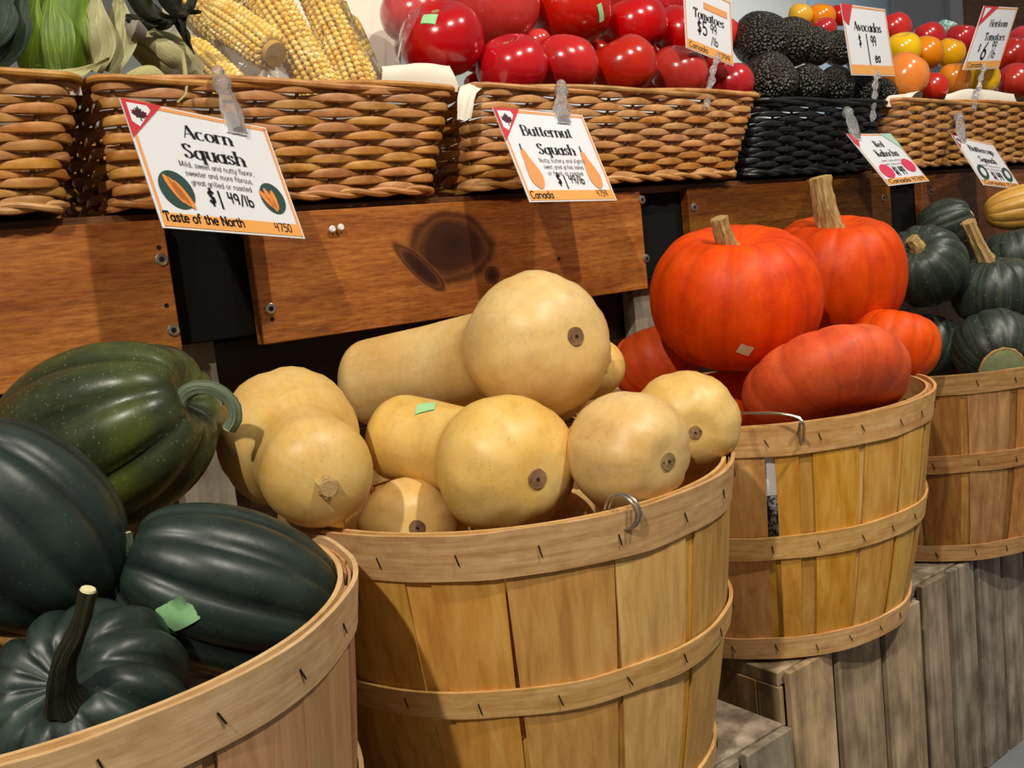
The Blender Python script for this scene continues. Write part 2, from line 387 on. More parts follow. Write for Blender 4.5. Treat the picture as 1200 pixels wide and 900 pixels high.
def kernel_mat():
    t = NT('sweetcorn_kernels', 0.3, 0.5); v = t.co(); b = t.noise(t.scaled(v, (40, 40, 40)), 1, 3)
    vo = t.n('TexVoronoi'); t.l(t.scaled(v, (1, 1, 1)), vo.inputs['Vector']); vo.inputs['Scale'].default_value = 130
    c = t.ramp(b, [(0.3, '#f5bf24'), (0.55, '#fbd84e'), (0.75, '#fdea96')])
    sx = t.n('SeparateColor'); t.l(vo.outputs['Color'], sx.inputs[0]); c = t.mix(c, '#f7eab8', t.math('MULTIPLY', sx.outputs[0], 0.35)); t.col(c); return t.m
M_CORN = kernel_mat()
def leaf_mat(name, a, b, c):
    t = NT(name, 0.5, 0.3); st = t.attr('st', True); n1 = t.noise(t.scaled(st, (26, 1, 1.2)), 1.0, 5, 0.6)
    t.col(t.jitter(t.ramp(n1, [(0.3, a), (0.5, b), (0.7, c)]), 0.01, 0.1, 0.1)); t.bump(n1, 0.5, 0.002); return t.m
M_HUSK = leaf_mat('green_corn_husk', '#456018', '#668424', '#92a844')
M_HUSK_D = leaf_mat('dark_green_leaf', '#122016', '#1f3322', '#3c5236')
M_HUSK_P = leaf_mat('pale_dry_husk', '#8d8a55', '#b3ab78', '#d0c79c')
M_HUSK_K = leaf_mat('withered_dark_leaf', '#141510', '#25261a', '#40402c')
M_COBEND = skin('cob_end', [(0.3, '#b98a3c'), (0.6, '#d9b060')], rough=0.6)
M_SILK = plain('dry_corn_silk', '#8a8378', 0.8)

# ------------------------------------------------------------------ the room
def concrete():
    t = NT('concrete_floor', 0.7, 0.3); v = t.co(); n1 = t.noise(v, 3, 6); t.col(t.ramp(n1, [(0.3, '#6f7174'), (0.7, '#8e9092')])); return t.m
structure('floor', box('floor', -2, 6, -2.5, 3.2, -0.05, 0, concrete(), 0), label='smooth grey concrete floor under the crates')
def paint(name, c):
    t = NT(name, 0.7, 0.2); v = t.co(); n1 = t.noise(v, 2, 3); t.col(t.mix(c, '#ffffff', t.math('MULTIPLY', n1, 0.06))); return t.m
WY = 3.0
structure('wall_back', box('wall_back', -2, 6.0, WY, WY + 0.1, 0, 3.0, paint('pale_wall_paint', '#dbe0da'), 0), label='pale painted wall far behind the shelf')
def wall_strip(name, px0, px1, mat, dep, z0, z1, label):
    a = atY(px0, 20, WY - dep); b = atY(px1, 20, WY - dep)
    structure(name, box(name, a.x, b.x, WY - dep, WY, z0, z1, mat, 0.002), label=label)
wall_strip('trim_1', 952, 1046, paint('pale_blue_paint', '#b9d6ea'), 0.03, 0, 3.0, 'pale blue wall strip behind the avocados')
wall_strip('trim_2', 1046, 1114, paint('lavender_grey_paint', '#aab0bd'), 0.05, 0, 3.0, 'lavender grey wall panel behind the mixed tomatoes')
wall_strip('trim_3', 1114, 1129, paint('light_edge_paint', '#bfc3cb'), 0.08, 0, 3.0, 'narrow light grey post beside the brown boards')
wall_strip('trim_4', 1129, 1330, M_PANEL_D, 0.06, 0, 3.0, 'brown wooden wall boards at the top right corner')

# ------------------------------------------------------------------ display stand
YP = 1.06
stand = thing('display_stand', 'brown wooden produce stand whose boards hang below the wicker baskets', 'display stand', (1.0, YP, 0))
def sp(name, x0, x1, y0, y1, z0, z1, mat, b=0.0012, label=None):
    ox, oy, oz = (x0 + x1) / 2, y0, (z0 + z1) / 2
    me = box(name, x0 - ox, x1 - ox, 0, y1 - y0, z0 - oz, z1 - oz, mat, b)
    return part(name, me, stand, label, loc=(ox - 1.0, oy - YP, oz + H))
sp('shelf_board', -0.5, 3.4, 1.079, 1.62, 0.081, 0.093, M_PANEL_D)
panels = []
for (x0, x1, zb, zt, m) in ((-0.42, 0.353, -0.078, 0.084, M_PANEL), (0.447, 1.088, -0.067, 0.084, M_PANEL_K), (1.197, 1.792, -0.067, 0.084, M_PANEL_D), (1.911, 2.75, -0.067, 0.084, M_PANEL_D)):
    panels.append(sp('fascia_board', x0, x1, YP, YP + 0.018, zb, zt, m))
for (x0, x1) in ((0.338, 0.462), (1.075, 1.21), (1.78, 1.925)):
    sp('upright', x0, x1, YP + 0.020, YP + 0.045, -0.055, 0.0800, M_BLACK)  # fills each gap; its black is the shade of the void inside the stand
for (x0, x1) in ((0.345, 0.405), (1.10, 1.16), (1.80, 1.86)):
    sp('leg_post', x0, x1, YP + 0.046, YP + 0.074, -H, -0.03, M_POST)
for k in range(6):
    sp('back_board', -0.5, 3.4, YP + 0.076, YP + 0.09, -H + 0.14 * k, -H + 0.14 * k + 0.1395, M_DARKWOOD)
sp('back_board', -0.5, 3.4, YP + 0.0755, YP + 0.0905, -0.0605, 0.0805, M_BLACK)  # black here also paints the dark interior seen through the gaps
sp('backing_sheet', -0.5, 3.4, YP + 0.091, YP + 0.096, -H, 0.080, M_BLACK)
# screws on the boards
def screw_mesh():
    cs = [Vector((0, 0, z)) for z in (0.0, 0.0014, 0.0022, 0.0016, 0.0006)]
    vs, fs, st, rib = revolve(cs, [0.0068, 0.0068, 0.0052, 0.0040, 0.0036], 18); me = mesh('screw', vs, fs, M_SCREW); me.materials.append(M_HOLE)
    for p in me.polygons:
        if all((vs[k].x ** 2 + vs[k].y ** 2) ** .5 < .0045 for k in p.vertices): p.material_index = 1
    return me
ME_SCREW = screw_mesh()
def rec_mesh():
    vs, fs, st, rib = revolve([Vector((0, 0, .0012)), Vector((0, 0, .0027))], [0.0034, 0.0030], 8); return mesh('recess', vs, fs, M_HOLE, False)
ME_REC = rec_mesh()
ROT_OUT = axis_rot((0, -1, 0))
for pi, px, py in ((0, 189, 304), (0, 203, 387), (1, 317, 362), (1, 757, 303), (1, 752, 234), (2, 813, 243), (2, 1035, 232), (3, 1090, 225)):
    p = atY(px, py, YP); pn = panels[pi]
    o = part('screw', ME_SCREW, pn, loc=p - (Vector((1.0, YP, 0)) + pn.location), rot=ROT_OUT.to_euler())
    part('screw_recess', ME_REC, pn, loc=p - (Vector((1.0, YP, 0)) + pn.location), rot=ROT_OUT.to_euler())
for px, py in ((186, 290), (195, 358), (319, 374), (655, 303)):
    pn = panels[0] if px < 250 else panels[1]; p = atY(px, py, YP - 0.0001)
    vs, fs, st, rib = revolve([Vector((0, 0, -.001)), Vector((0, 0, .0006))], [0.003, 0.0024], 10)
    part('nail_hole', mesh('nail_hole', vs, fs, M_HOLE), pn, loc=p - (Vector((1.0, YP, 0)) + pn.location), rot=ROT_OUT.to_euler())
for px, py in ((387, 269), (397, 267)):
    pn = panels[1]; p = atY(px, py, YP)
    vs, fs, st, rib = revolve([Vector((0, 0, z)) for z in (0, .003, .006, .008)], [.002, .0028, .0045, .003], 12)
    part('push_pin', mesh('push_pin', vs, fs, M_WHITE), pn, label='white push pin', loc=p - (Vector((1.0, YP, 0)) + pn.location), rot=ROT_OUT.to_euler())

# ------------------------------------------------------------------ wicker baskets
def rrect(x0, x1, y0, y1, r, n):
    """n points around a rounded rectangle, starting at the middle of the back side"""
    pts = []
    for cx, cy, a0 in ((x1 - r, y1 - r, 90), (x1 - r, y0 + r, 0), (x0 + r, y0 + r, -90), (x0 + r, y1 - r, -180)):
        for k in range(7):
            a = math.radians(a0 - 90 * k / 6.0) ; pts.append(Vector((cx + r * math.cos(a), cy + r * math.sin(a), 0)))
    pts = [Vector(((x0 + x1) / 2, y1, 0))] + pts + [Vector(((x0 + x1) / 2, y1, 0))]
    return resample(pts, n + 1)[:-1]

def closed_tube(pts, nrm, ru, rv, nside=7):
    """closed strand; ru outward half width, rv vertical half width lists"""
    n = len(pts); vs = []; fs = []
    for i in range(n):
        o = nrm[i]
        for j in range(nside):
            a = 2 * PI * j / nside
            vs.append(pts[i] + o * (math.cos(a) * ru[i]) + Vector((0, 0, math.sin(a) * rv[i])))
    for i in range(n):
        k = (i + 1) % n
        for j in range(nside):
            q = (j + 1) % nside; fs.append((i * nside + j, k * nside + j, k * nside + q, i * nside + q))
    return vs, fs

def outward(pts):
    n = len(pts); out = []
    for i in range(n):
        t = (pts[(i + 1) % n] - pts[i - 1]).normalized(); out.append(Vector((t.y, -t.x, 0)) * -1)
    return out

def wicker(label, x0, x1, yf, depth, zb, zt, rows, mat, stake_mat, tap=0.035, nst=None, group='wicker baskets along the shelf', tapR=None, lift=0.0):
    cx = (x0 + x1) / 2; root = thing('wicker_basket', label, 'basket', (cx, yf, zb + H), group)
    hgt = zt - zb; tr = tap if tapR is None else tapR
    L = 2 * (x1 - x0 + depth); N = nst or int(L / 0.052); N += N % 2
    def loop(h, n, grow=0.0):
        k = 1 - h; a = x0 + tap * k - grow - cx; b = x1 - tr * k + grow - cx
        p = rrect(a, b, 0.02 * k - grow, depth - 0.02 * k + grow, 0.02, n)
        return [Vector((q.x, q.y, h * hgt)) for q in p]
    n = N * 8; r_ = random.Random(int(x0 * 1000))
    top = 0.955
    for k in range(rows):
        h = 0.05 + (top - 0.05) * k / (rows - 1); pts = loop(h, n); o = outward(pts); pv = hgt * (top - .05) / (rows - 1)
        q = []; ru = []; rv = []; ph = r_.uniform(-0.15, 0.15)
        for i in range(n):
            c = math.cos(PI * N * i / n + PI * k + ph); jz = noise.noise(Vector((i * 0.11, k * 3.7, x0 * 9)))
            q.append(pts[i] + o[i] * (0.0040 * c) + Vector((0, 0, jz * 0.0013)))
            ru.append(0.0030 + 0.0010 * max(c, 0)); rv.append(pv * (0.52 + 0.17 * c) * (1 + 0.12 * jz))
        vs, fs = closed_tube(q, o, ru, rv); part('strand', mesh('strand', vs, fs, mat), root)
    tp = loop(1.0, N * 8); bt = loop(0.0, N * 8)
    for i in range(N):
        a, b = bt[i * 8], tp[i * 8]; vs, fs, st, rib = revolve([a, a.lerp(b, .5), b], [0.0026] * 3, 6)
        part('stake', mesh('stake', vs, fs, stake_mat), root)
    for nm, h, r, grow, turns in (('rim_rope', 1.0, 0.0040, 0.003, 8), ('base_rope', 0.0, 0.0038, 0.004, N)):
        for s in range(2):
            nn = N * 8; pts = loop(h, nn, grow); o = outward(pts); q = []
            for i in range(nn):
                a = 2 * PI * turns * 0.5 * i / nn + PI * s
                q.append(pts[i] + o[i] * (r * 0.75 * math.cos(a)) + Vector((0, 0, r * 0.75 * math.sin(a))))
            vs, fs = closed_tube(q, o, [r] * nn, [r] * nn, 8); part(nm, mesh(nm, vs, fs, mat), root)
    vs, fs = box_data(x0 + tap - cx, x1 - tr - cx, 0.025, depth - 0.02, 0.001, 0.006); part('basket_bottom', mesh('basket_bottom', vs, fs, stake_mat, False), root)
    sv = [Vector((xx - cx, yy_, zz)) for zz0 in (0, .004) for xx, yy_, zz in ((x0 + .035, .035, .045 + zz0), (x1 - max(.035, tr), .035, .045 + zz0), (x1 - max(.035, tr), depth - .03, .085 + zz0), (x0 + .035, depth - .03, .085 + zz0))]
    part('sloped_insert', mesh('sloped_insert', sv, [(3, 2, 1, 0), (4, 5, 6, 7), (0, 1, 5, 4), (1, 2, 6, 5), (2, 3, 7, 6), (3, 0, 4, 7)], stake_mat, False), root)
    return root
YB = 1.03
wicker('honey wicker basket holding green corn husks, leftmost on the shelf', -0.20, 0.278, YB - 0.005, 0.36, 0.102, 0.226, 14, M_WICK, M_STAKE, tap=0.03, tapR=0.03)
wicker('honey wicker basket of bagged corn cobs behind the acorn sign', 0.304, 0.744, YB + 0.012, 0.36, 0.102, 0.228, 14, M_WICK, M_STAKE, tap=0.01, tapR=0.038)
wicker('honey wicker basket heaped with red tomatoes behind the butternut sign', 0.772, 1.358, YB, 0.36, 0.102, 0.228, 14, M_WICK, M_STAKE, tap=0.006, tapR=0.05)
wicker('black wicker basket holding the dark avocados', 1.380, 1.765, YB + 0.012, 0.36, 0.102, 0.222, 14, M_WICK_B, M_STAKE_B, tap=-0.02, tapR=0.03)
wicker('honey wicker basket of mixed tomatoes at the right end', 1.785, 2.75, YB, 0.40, 0.102, 0.224, 14, M_WICK, M_STAKE, tap=0.02, tapR=0.03)

# ------------------------------------------------------------------ bushel baskets
def arc_strip(r_fn, a0, a1, z0, z1, th, na, nz, ztop=None):
    """curved strip with thickness: r_fn(z) is its outer radius"""
    vs = []; fs = []
    for s in (0, 1):
        for i in range(nz + 1):
            for j in range(na + 1):
                a = a0 + (a1 - a0) * j / na; z = z0 + (z1 - z0) * i / nz; r = r_fn(z, a) - th * s
                vs.append(Vector((r * math.cos(a), r * math.sin(a), z)))
    W = na + 1; S = W * (nz + 1); id_ = lambda s, i, j: s * S + i * W + j
    for i in range(nz):
        for j in range(na):
            fs.append((id_(0, i, j), id_(0, i, j + 1), id_(0, i + 1, j + 1), id_(0, i + 1, j)))
            fs.append((id_(1, i, j + 1), id_(1, i, j), id_(1, i + 1, j), id_(1, i + 1, j + 1)))
        for j in (0, na):
            q = (id_(0, i, j), id_(0, i + 1, j), id_(1, i + 1, j), id_(1, i, j)); fs.append(q if j == 0 else q[::-1])
    for j in range(na):
        fs.append((id_(0, 0, j + 1), id_(0, 0, j), id_(1, 0, j), id_(1, 0, j + 1)))
        fs.append((id_(0, nz, j), id_(0, nz, j + 1), id_(1, nz, j + 1), id_(1, nz, j)))
    return vs, fs

def bushel(label, cx, cy, zt, Rt, Rb, h, n, seed, mst, mhp, hoops, gaps=(), tilt=None, skew=0.06, stw=0.9, slot=None):
    """zt: rim height relative to the lens. Outer staves over inner staves, hoops stapled round"""
    root = thing('bushel_basket', label, 'basket', (cx, cy, zt + H - h), 'bushel baskets of squash')
    rd = random.Random(seed); toward = math.atan2(-cy, -cx)      # staves are laid out from the side that faces the lens
    def R(z): t = z / h; return Rb + (Rt - Rb) * (t ** 0.85) + 0.004 * math.sin(PI * t)
    pitch = 2 * PI / n; jit = [rd.uniform(-.10, .10) * pitch for _ in range(n)]
    ga = None
    if slot:      # an open joint: the angle that the line of sight through slot[0] meets
        zs = root.location.z + h * .7; best = None
        for k in range(-60, 61):
            a = toward + k * .02; p = Vector((cx + R(h * .7) * math.cos(a), cy + R(h * .7) * math.sin(a), zs)) - CAM; x = 600 + F * p.dot(RIGHT) / p.dot(FWD)
            if best is None or abs(x - slot[0]) < best[0]: best = (abs(x - slot[0]), a)
        ga = best[1]; root['slot_angle'] = ga
    for i in range(n):
        ac = toward + (i + 0.5) * pitch + jit[i]; w = pitch * rd.uniform(stw - .1, stw + .07); sk = rd.uniform(-skew, skew) * pitch
        if ga is not None:
            dl = (ac - ga + PI) % (2 * PI) - PI; lo, hi = dl - w / 2, dl + w / 2; g = slot[1] / 2
            if dl > 0 and lo - g < pitch * .5: lo = g; ac = ga + (lo + hi) / 2; w = hi - lo; sk = 0
            elif dl <= 0 and -g - hi < pitch * .5: hi = -g; ac = ga + (lo + hi) / 2; w = hi - lo; sk = 0
            elif hi > -g and lo < g:
                if dl > 0: lo = max(lo, g)
                else: hi = min(hi, -g)
                ac = ga + (lo + hi) / 2; w = hi - lo; sk = 0
        vs, fs = [], []
        f = lambda z, a: R(z) + rd.uniform(-.0003, .0003)
        vs, fs = arc_strip(f, ac - w / 2, ac + w / 2, 0.002, h - 0.002, 0.0022, 4, 7)
        vs2 = []
        for v in vs:
            t = v.z / h; a = math.atan2(v.y, v.x); r = math.hypot(v.x, v.y); da = (a - ac + PI) % (2 * PI) - PI
            a2 = ac + da * (0.94 + 0.10 * t) + sk * (t - .5) * 2; vs2.append(Vector((r * math.cos(a2), r * math.sin(a2), v.z)))
        part('stave', mesh('stave', vs2, fs, mst, True), root)
    for i in range(n):
        ac = toward + i * pitch + rd.uniform(-.05, .05) * pitch
        if i in gaps: continue
        zl = h - .003
        if ga is not None and abs((ac - ga + PI) % (2 * PI) - PI) < pitch * .34 + slot[1] * .6: zl = slot[2]
        vs, fs = arc_strip(lambda z, a: R(z) - 0.0028, ac - pitch * .34, ac + pitch * .34, 0.002, zl, 0.002, 3, 6)
        part('inner_stave', mesh('inner_stave', vs, fs, mst, True), root)
    if ga is not None:
        vs, fs = arc_strip(lambda z, a: R(z) - 0.0052, ga - .09, ga + .09, 0.002, slot[2], 0.002, 3, 6); part('inner_stave', mesh('inner_stave', vs, fs, mst, True), root)
    for k, (z0, z1) in enumerate(hoops):
        zc = (z0 + z1) / 2; ph = rd.uniform(0, 6)
        def rr(z, a): return R(min(zc, h)) + (Rt - Rb) / h * (z - zc) + 0.0042 + 0.0010 * math.sin(3 * a + ph) + 0.0006 * math.sin(11 * a + ph)
        seam = toward + PI * 0.9
        vs, fs = arc_strip(rr, seam, seam + 2 * PI + 0.2, z0, z1, 0.0036, 96, 2)
        vs = [v + Vector((0, 0, 0.0012 * noise.noise(v * 22))) for v in vs]
        hp = part('hoop', mesh('hoop', vs, fs, mhp, True), root)
        ns = n + 4
        for q in range(ns):
            a = toward + (q + 0.35) * 2 * PI / ns + rd.uniform(-.02, .02)
            zz = zc + (z1 - z0) * rd.uniform(-.1, .08); r = rr(zz, a) + 0.0004
            part('staple', ME_STAPLE, hp, loc=(r * math.cos(a), r * math.sin(a), zz), rot=axis_rot((math.cos(a), math.sin(a), 0), rd.uniform(.15, .5)).to_euler())
    def ri(z, a): return R(h) - 0.0052 + 0.0008 * math.sin(5 * a)
    vs, fs = arc_strip(ri, toward - PI + .1, toward + PI + .3, h - 0.034, h + 0.001, 0.0036, 96, 2); part('inner_rim_hoop', mesh('inner_rim_hoop', vs, fs, mhp, True), root)
    vs, fs, st, rib = revolve([Vector((0, 0, .004)), Vector((0, 0, .009))], [Rb - .004] * 2, 40); part('basket_bottom', mesh('basket_bottom', vs, fs, mst, False), root)
    return root
def staple_mesh():
    vs, fs = box_data(-.0006, .0006, -.0048, .0048, 0, .0009, 0.0002); return mesh('staple', vs, fs, M_STAPLE, False)
ME_STAPLE = staple_mesh()
bA = bushel('bushel basket of acorn squash at the left front corner', .105, .712, -.210, .2185, .178, .29, 18, 3, M_STAVE_P, M_HOOP_P, [(.256, .292), (.12, .145), (.002, .028)])
bB = bushel('bushel basket heaped with butternut squash in the middle', .555, .763, -.207, .2230, .178, .305, 17, 11, M_STAVE, M_HOOP, [(.268, .307), (.146, .170), (.002, .027)], skew=.10, stw=.93, slot=(600, .016, .12))
bK = bushel('bushel basket carrying the red kabocha on a slatted crate', 1.045, .855, -.219, .2415, .192, .301, 22, 21, M_STAVE, M_HOOP, [(.266, .303), (.137, .166), (.002, .030)], stw=.9, slot=(906, .056, .137))
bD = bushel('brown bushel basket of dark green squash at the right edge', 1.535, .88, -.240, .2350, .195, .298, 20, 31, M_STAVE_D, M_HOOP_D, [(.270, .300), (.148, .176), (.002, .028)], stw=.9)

# ------------------------------------------------------------------ crates
def crate(label, x0, x1, y0, y1, zt, zb, nf, mat, seed, group='weathered crates under the bushel baskets'):
    root = thing('wooden_crate', label, 'crate', (x0, y0, zb + H), group); rd = random.Random(seed); h = zt - zb; w = x1 - x0; d = y1 - y0
    def slat(nm, a0, a1, b0, b1, c0, c1):
        ox, oy, oz = (a0 + a1) / 2, (b0 + b1) / 2, (c0 + c1) / 2
        part(nm, box(nm, a0 - ox, a1 - ox, b0 - oy, b1 - oy, c0 - oz, c1 - oz, mat, 0.0012), root, loc=(ox, oy, oz), rot=Matrix.Rotation(rd.uniform(-.004, .004), 3, 'Y').to_euler())
    def row(lo, hi, k, gap):
        e = [lo + (hi - lo) * i / k for i in range(k + 1)]
        return [(e[i] + gap * rd.uniform(.3, .6), e[i + 1] - gap * rd.uniform(.3, .6)) for i in range(k)]
    for a, b in row(0.0, w, nf, 0.015): slat('front_slat', a, b, 0.0, 0.010, rd.uniform(0, .003), h - rd.uniform(.0, .004))
    for a, b in row(0.0, w, nf, 0.015): slat('rear_slat', a, b, d - .010, d, 0, h)
    # the two ends that carry the slats: top rail, bottom rail and a recessed panel
    for zz, nm in ((h - .020, 'top_end'), (.002, 'bottom_end')):
        for a, b in row(0.012, d - 0.012, 2, 0.004): slat(nm, 0.002, w - .002, a, b, zz, zz + .018)
    for xx in (0.0, w - .009):
        slat('side_slat', xx, xx + .009, .046, d * .48, .001, h - .0205); slat('side_slat', xx, xx + .009, d * .5, d - .012, .001, h - .0205)
        slat('side_rail', xx + .001, xx + .008, .0105, .0455, h - .070, h - .0205)
    return root
crate('weathered crate whose grey top corner shows beside the butternut basket', .36, .775, .60, .98, -.513, -H, 5, M_CRATE_G, 1)
crate('brown weathered slatted crate under the red kabocha basket', .878, 1.187, .688, 1.05, -.521, -H, 3, M_CRATE, 2)
crate('grey weathered slatted crate under the dark green squash basket', 1.262, 1.76, .735, 1.06, -.5385, -H, 6, M_CRATE_G, 3)
crate('weathered crate under the acorn squash basket', -.12, .33, .56, .90, -.501, -H, 5, M_CRATE_G, 4)

# ------------------------------------------------------------------ squash
def place_body(root, vs, fs, st, rib, mat, seed, amp, scale, name='body'):
    vs = wobble(vs, amp, scale, seed); me = mesh(name, vs, fs, mat, True, st, rib)
    me.attributes.remove(me.attributes['sharp_edge']) if 'sharp_edge' in me.attributes else None
    o = part(name, me, root); return o, vs

def world_bvh(root, vs, fs):
    mw = Matrix.Translation(root.location) @ root.rotation_euler.to_matrix().to_4x4()
    return BVHTree.FromPolygons([mw @ v for v in vs], fs), mw

def sticker(root, body, px, py, w, h, ang, mat=None, label='small green price sticker'):
    """a thin label laid on the skin where the line of sight through (px, py) meets it"""
    mat = mat or M_STICK
    vs = [v.co.copy() for v in body.data.vertices]; fs = [list(p.vertices) for p in body.data.polygons]
    bvh, mw = world_bvh(root, vs, fs); loc, nr, i, d = bvh.ray_cast(CAM, ray(px, py).normalized())
    if loc is None: return
    if nr.dot(ray(px, py)) > 0: nr = -nr
    x = (RIGHT * math.cos(ang) + DOWN * math.sin(ang)); x = (x - nr * x.dot(nr)).normalized(); y = nr.cross(x); n = 5; sv = []; sf = []
    for k in (0.0014, 0.0002):
        for i in range(n):
            for j in range(n):
                p = loc + x * (w * (i / (n - 1) - .5)) + y * (h * (j / (n - 1) - .5)); hit = bvh.ray_cast(p + nr * 0.006, -nr)
                q = hit[0] if hit[0] is not None and abs((hit[0] - p).dot(nr)) < .004 else p; sv.append(mw.inverted() @ (q + nr * k))
    for i in range(n - 1):
        for j in range(n - 1):
            a = i * n + j; sf.append((a, a + n, a + n + 1, a + 1)); b = a + n * n; sf.append((b, b + 1, b + n + 1, b + n))
    part('sticker', mesh('sticker', sv, sf, mat, True), root, label)

def stem(root, pts, r0, r1, mat, ridges=5, flare=1.7, cutmat=None, n=20, depth=.18, cut=True):
    P = smooth_path(pts, 18); rs = []
    for i in range(18):
        t = i / 17; rs.append((r0 + (r1 - r0) * t) * (1 + (flare - 1) * math.exp(-t * 7)) * (1 + 0.12 * max(0, t - .85) / .15))
    tw = random.uniform(-.8, .8)
    def mod(a, t): g = 0.5 + 0.5 * math.cos(ridges * (a + tw * t)); return 1 - depth * (1 - g), g
    vs, fs, st, rib = revolve(P, rs, n, mod); o = part('stem', mesh('stem', wobble(vs, r0 * .10, 120, r0 * 1000), fs, mat, True, st, rib), root)
    if cut:
        d = (P[-1] - P[-2]).normalized(); vs, fs, st, rib = revolve([P[-1], P[-1] + d * .0012], [rs[-1] * .80, rs[-1] * .72], n)
        part('stem_cut', mesh('stem_cut', vs, fs, cutmat or M_PALE, True, st, rib), o)
    return o

def ribbed(name, label, cat, group, pos, ax, a, b, mat, ribs, rdepth, seed, roll=0.0, power=0.8, dim=0.25, tip=0.0, top_r=0.3, sharp=0.6, amp=0.012, stem_pts=None, stem_r=None, stem_mat=None, scar=None, cutmat=None, squash=(1, 1), ridges=5, depth=.18):
    """rounded ribbed squash: a half length along its axis, b radius; axis points to the stem"""
    root = thing(name, label, cat, pos, group, axis_rot(ax, roll)); N = 30; cs = []; rs = []
    for i in range(N):
        t = 0.012 + 0.976 * i / (N - 1); z = -a * math.cos(PI * t); r = b * math.sin(PI * t) ** power
        if t > .5: z -= dim * a * math.exp(-(r / (top_r * b)) ** 2)
        else: z += (-tip * a if tip > 0 else -tip * a) * math.exp(-(r / (.3 * b)) ** 2)
        cs.append(Vector((0, 0, z))); rs.append(r)
    fr = [(Vector((1, 0, 0)), Vector((0, 1, 0)))] * N; rd = random.Random(seed); ph = [rd.uniform(-.12, .12) for _ in range(ribs + 1)]
    def mod(an, t):
        x = an * ribs / (2 * PI); k = int(x) % ribs; x += ph[k] * math.sin(PI * (x % 1)) ** 2
        g = abs(math.sin(PI * x)) ** sharp; return 1 - rdepth * (1 + (2.2 if rdepth < .05 else .5) * max(0.0, t - .62) / .38) * (1 - g), g
    vs, fs, st, rib = revolve(cs, rs, max(48, ribs * 8), mod, True, fr)
    vs = [Vector((v.x * squash[0], v.y * squash[1], v.z)) for v in vs]
    body, vs = place_body(root, vs, fs, st, rib, mat, seed, b * amp * 3, 0.9 / b, 'body')
    if stem_pts:
        zt = max(v.z for v in vs if math.hypot(v.x, v.y) < b * .12); stem(root, [Vector((x * b, y * b, zt - .004 + z * b)) for x, y, z in stem_pts], stem_r[0], stem_r[1], stem_mat, ridges=ridges, cutmat=cutmat, depth=depth)
    if scar:
        zb = min(v.z for v in vs if math.hypot(v.x, v.y) < b * .15)
        q = [Vector((0, 0, zb + dz)) for dz in (.004, .0, -.0022, -.0012)]; vv, ff, s2, r2 = revolve(q, [scar, scar, scar * .8, scar * .3], 18)
        part('blossom_scar', mesh('blossom_scar', wobble(vv, .0012, 150, seed), ff, M_SCAR, True, s2, r2), root)
    return root, body

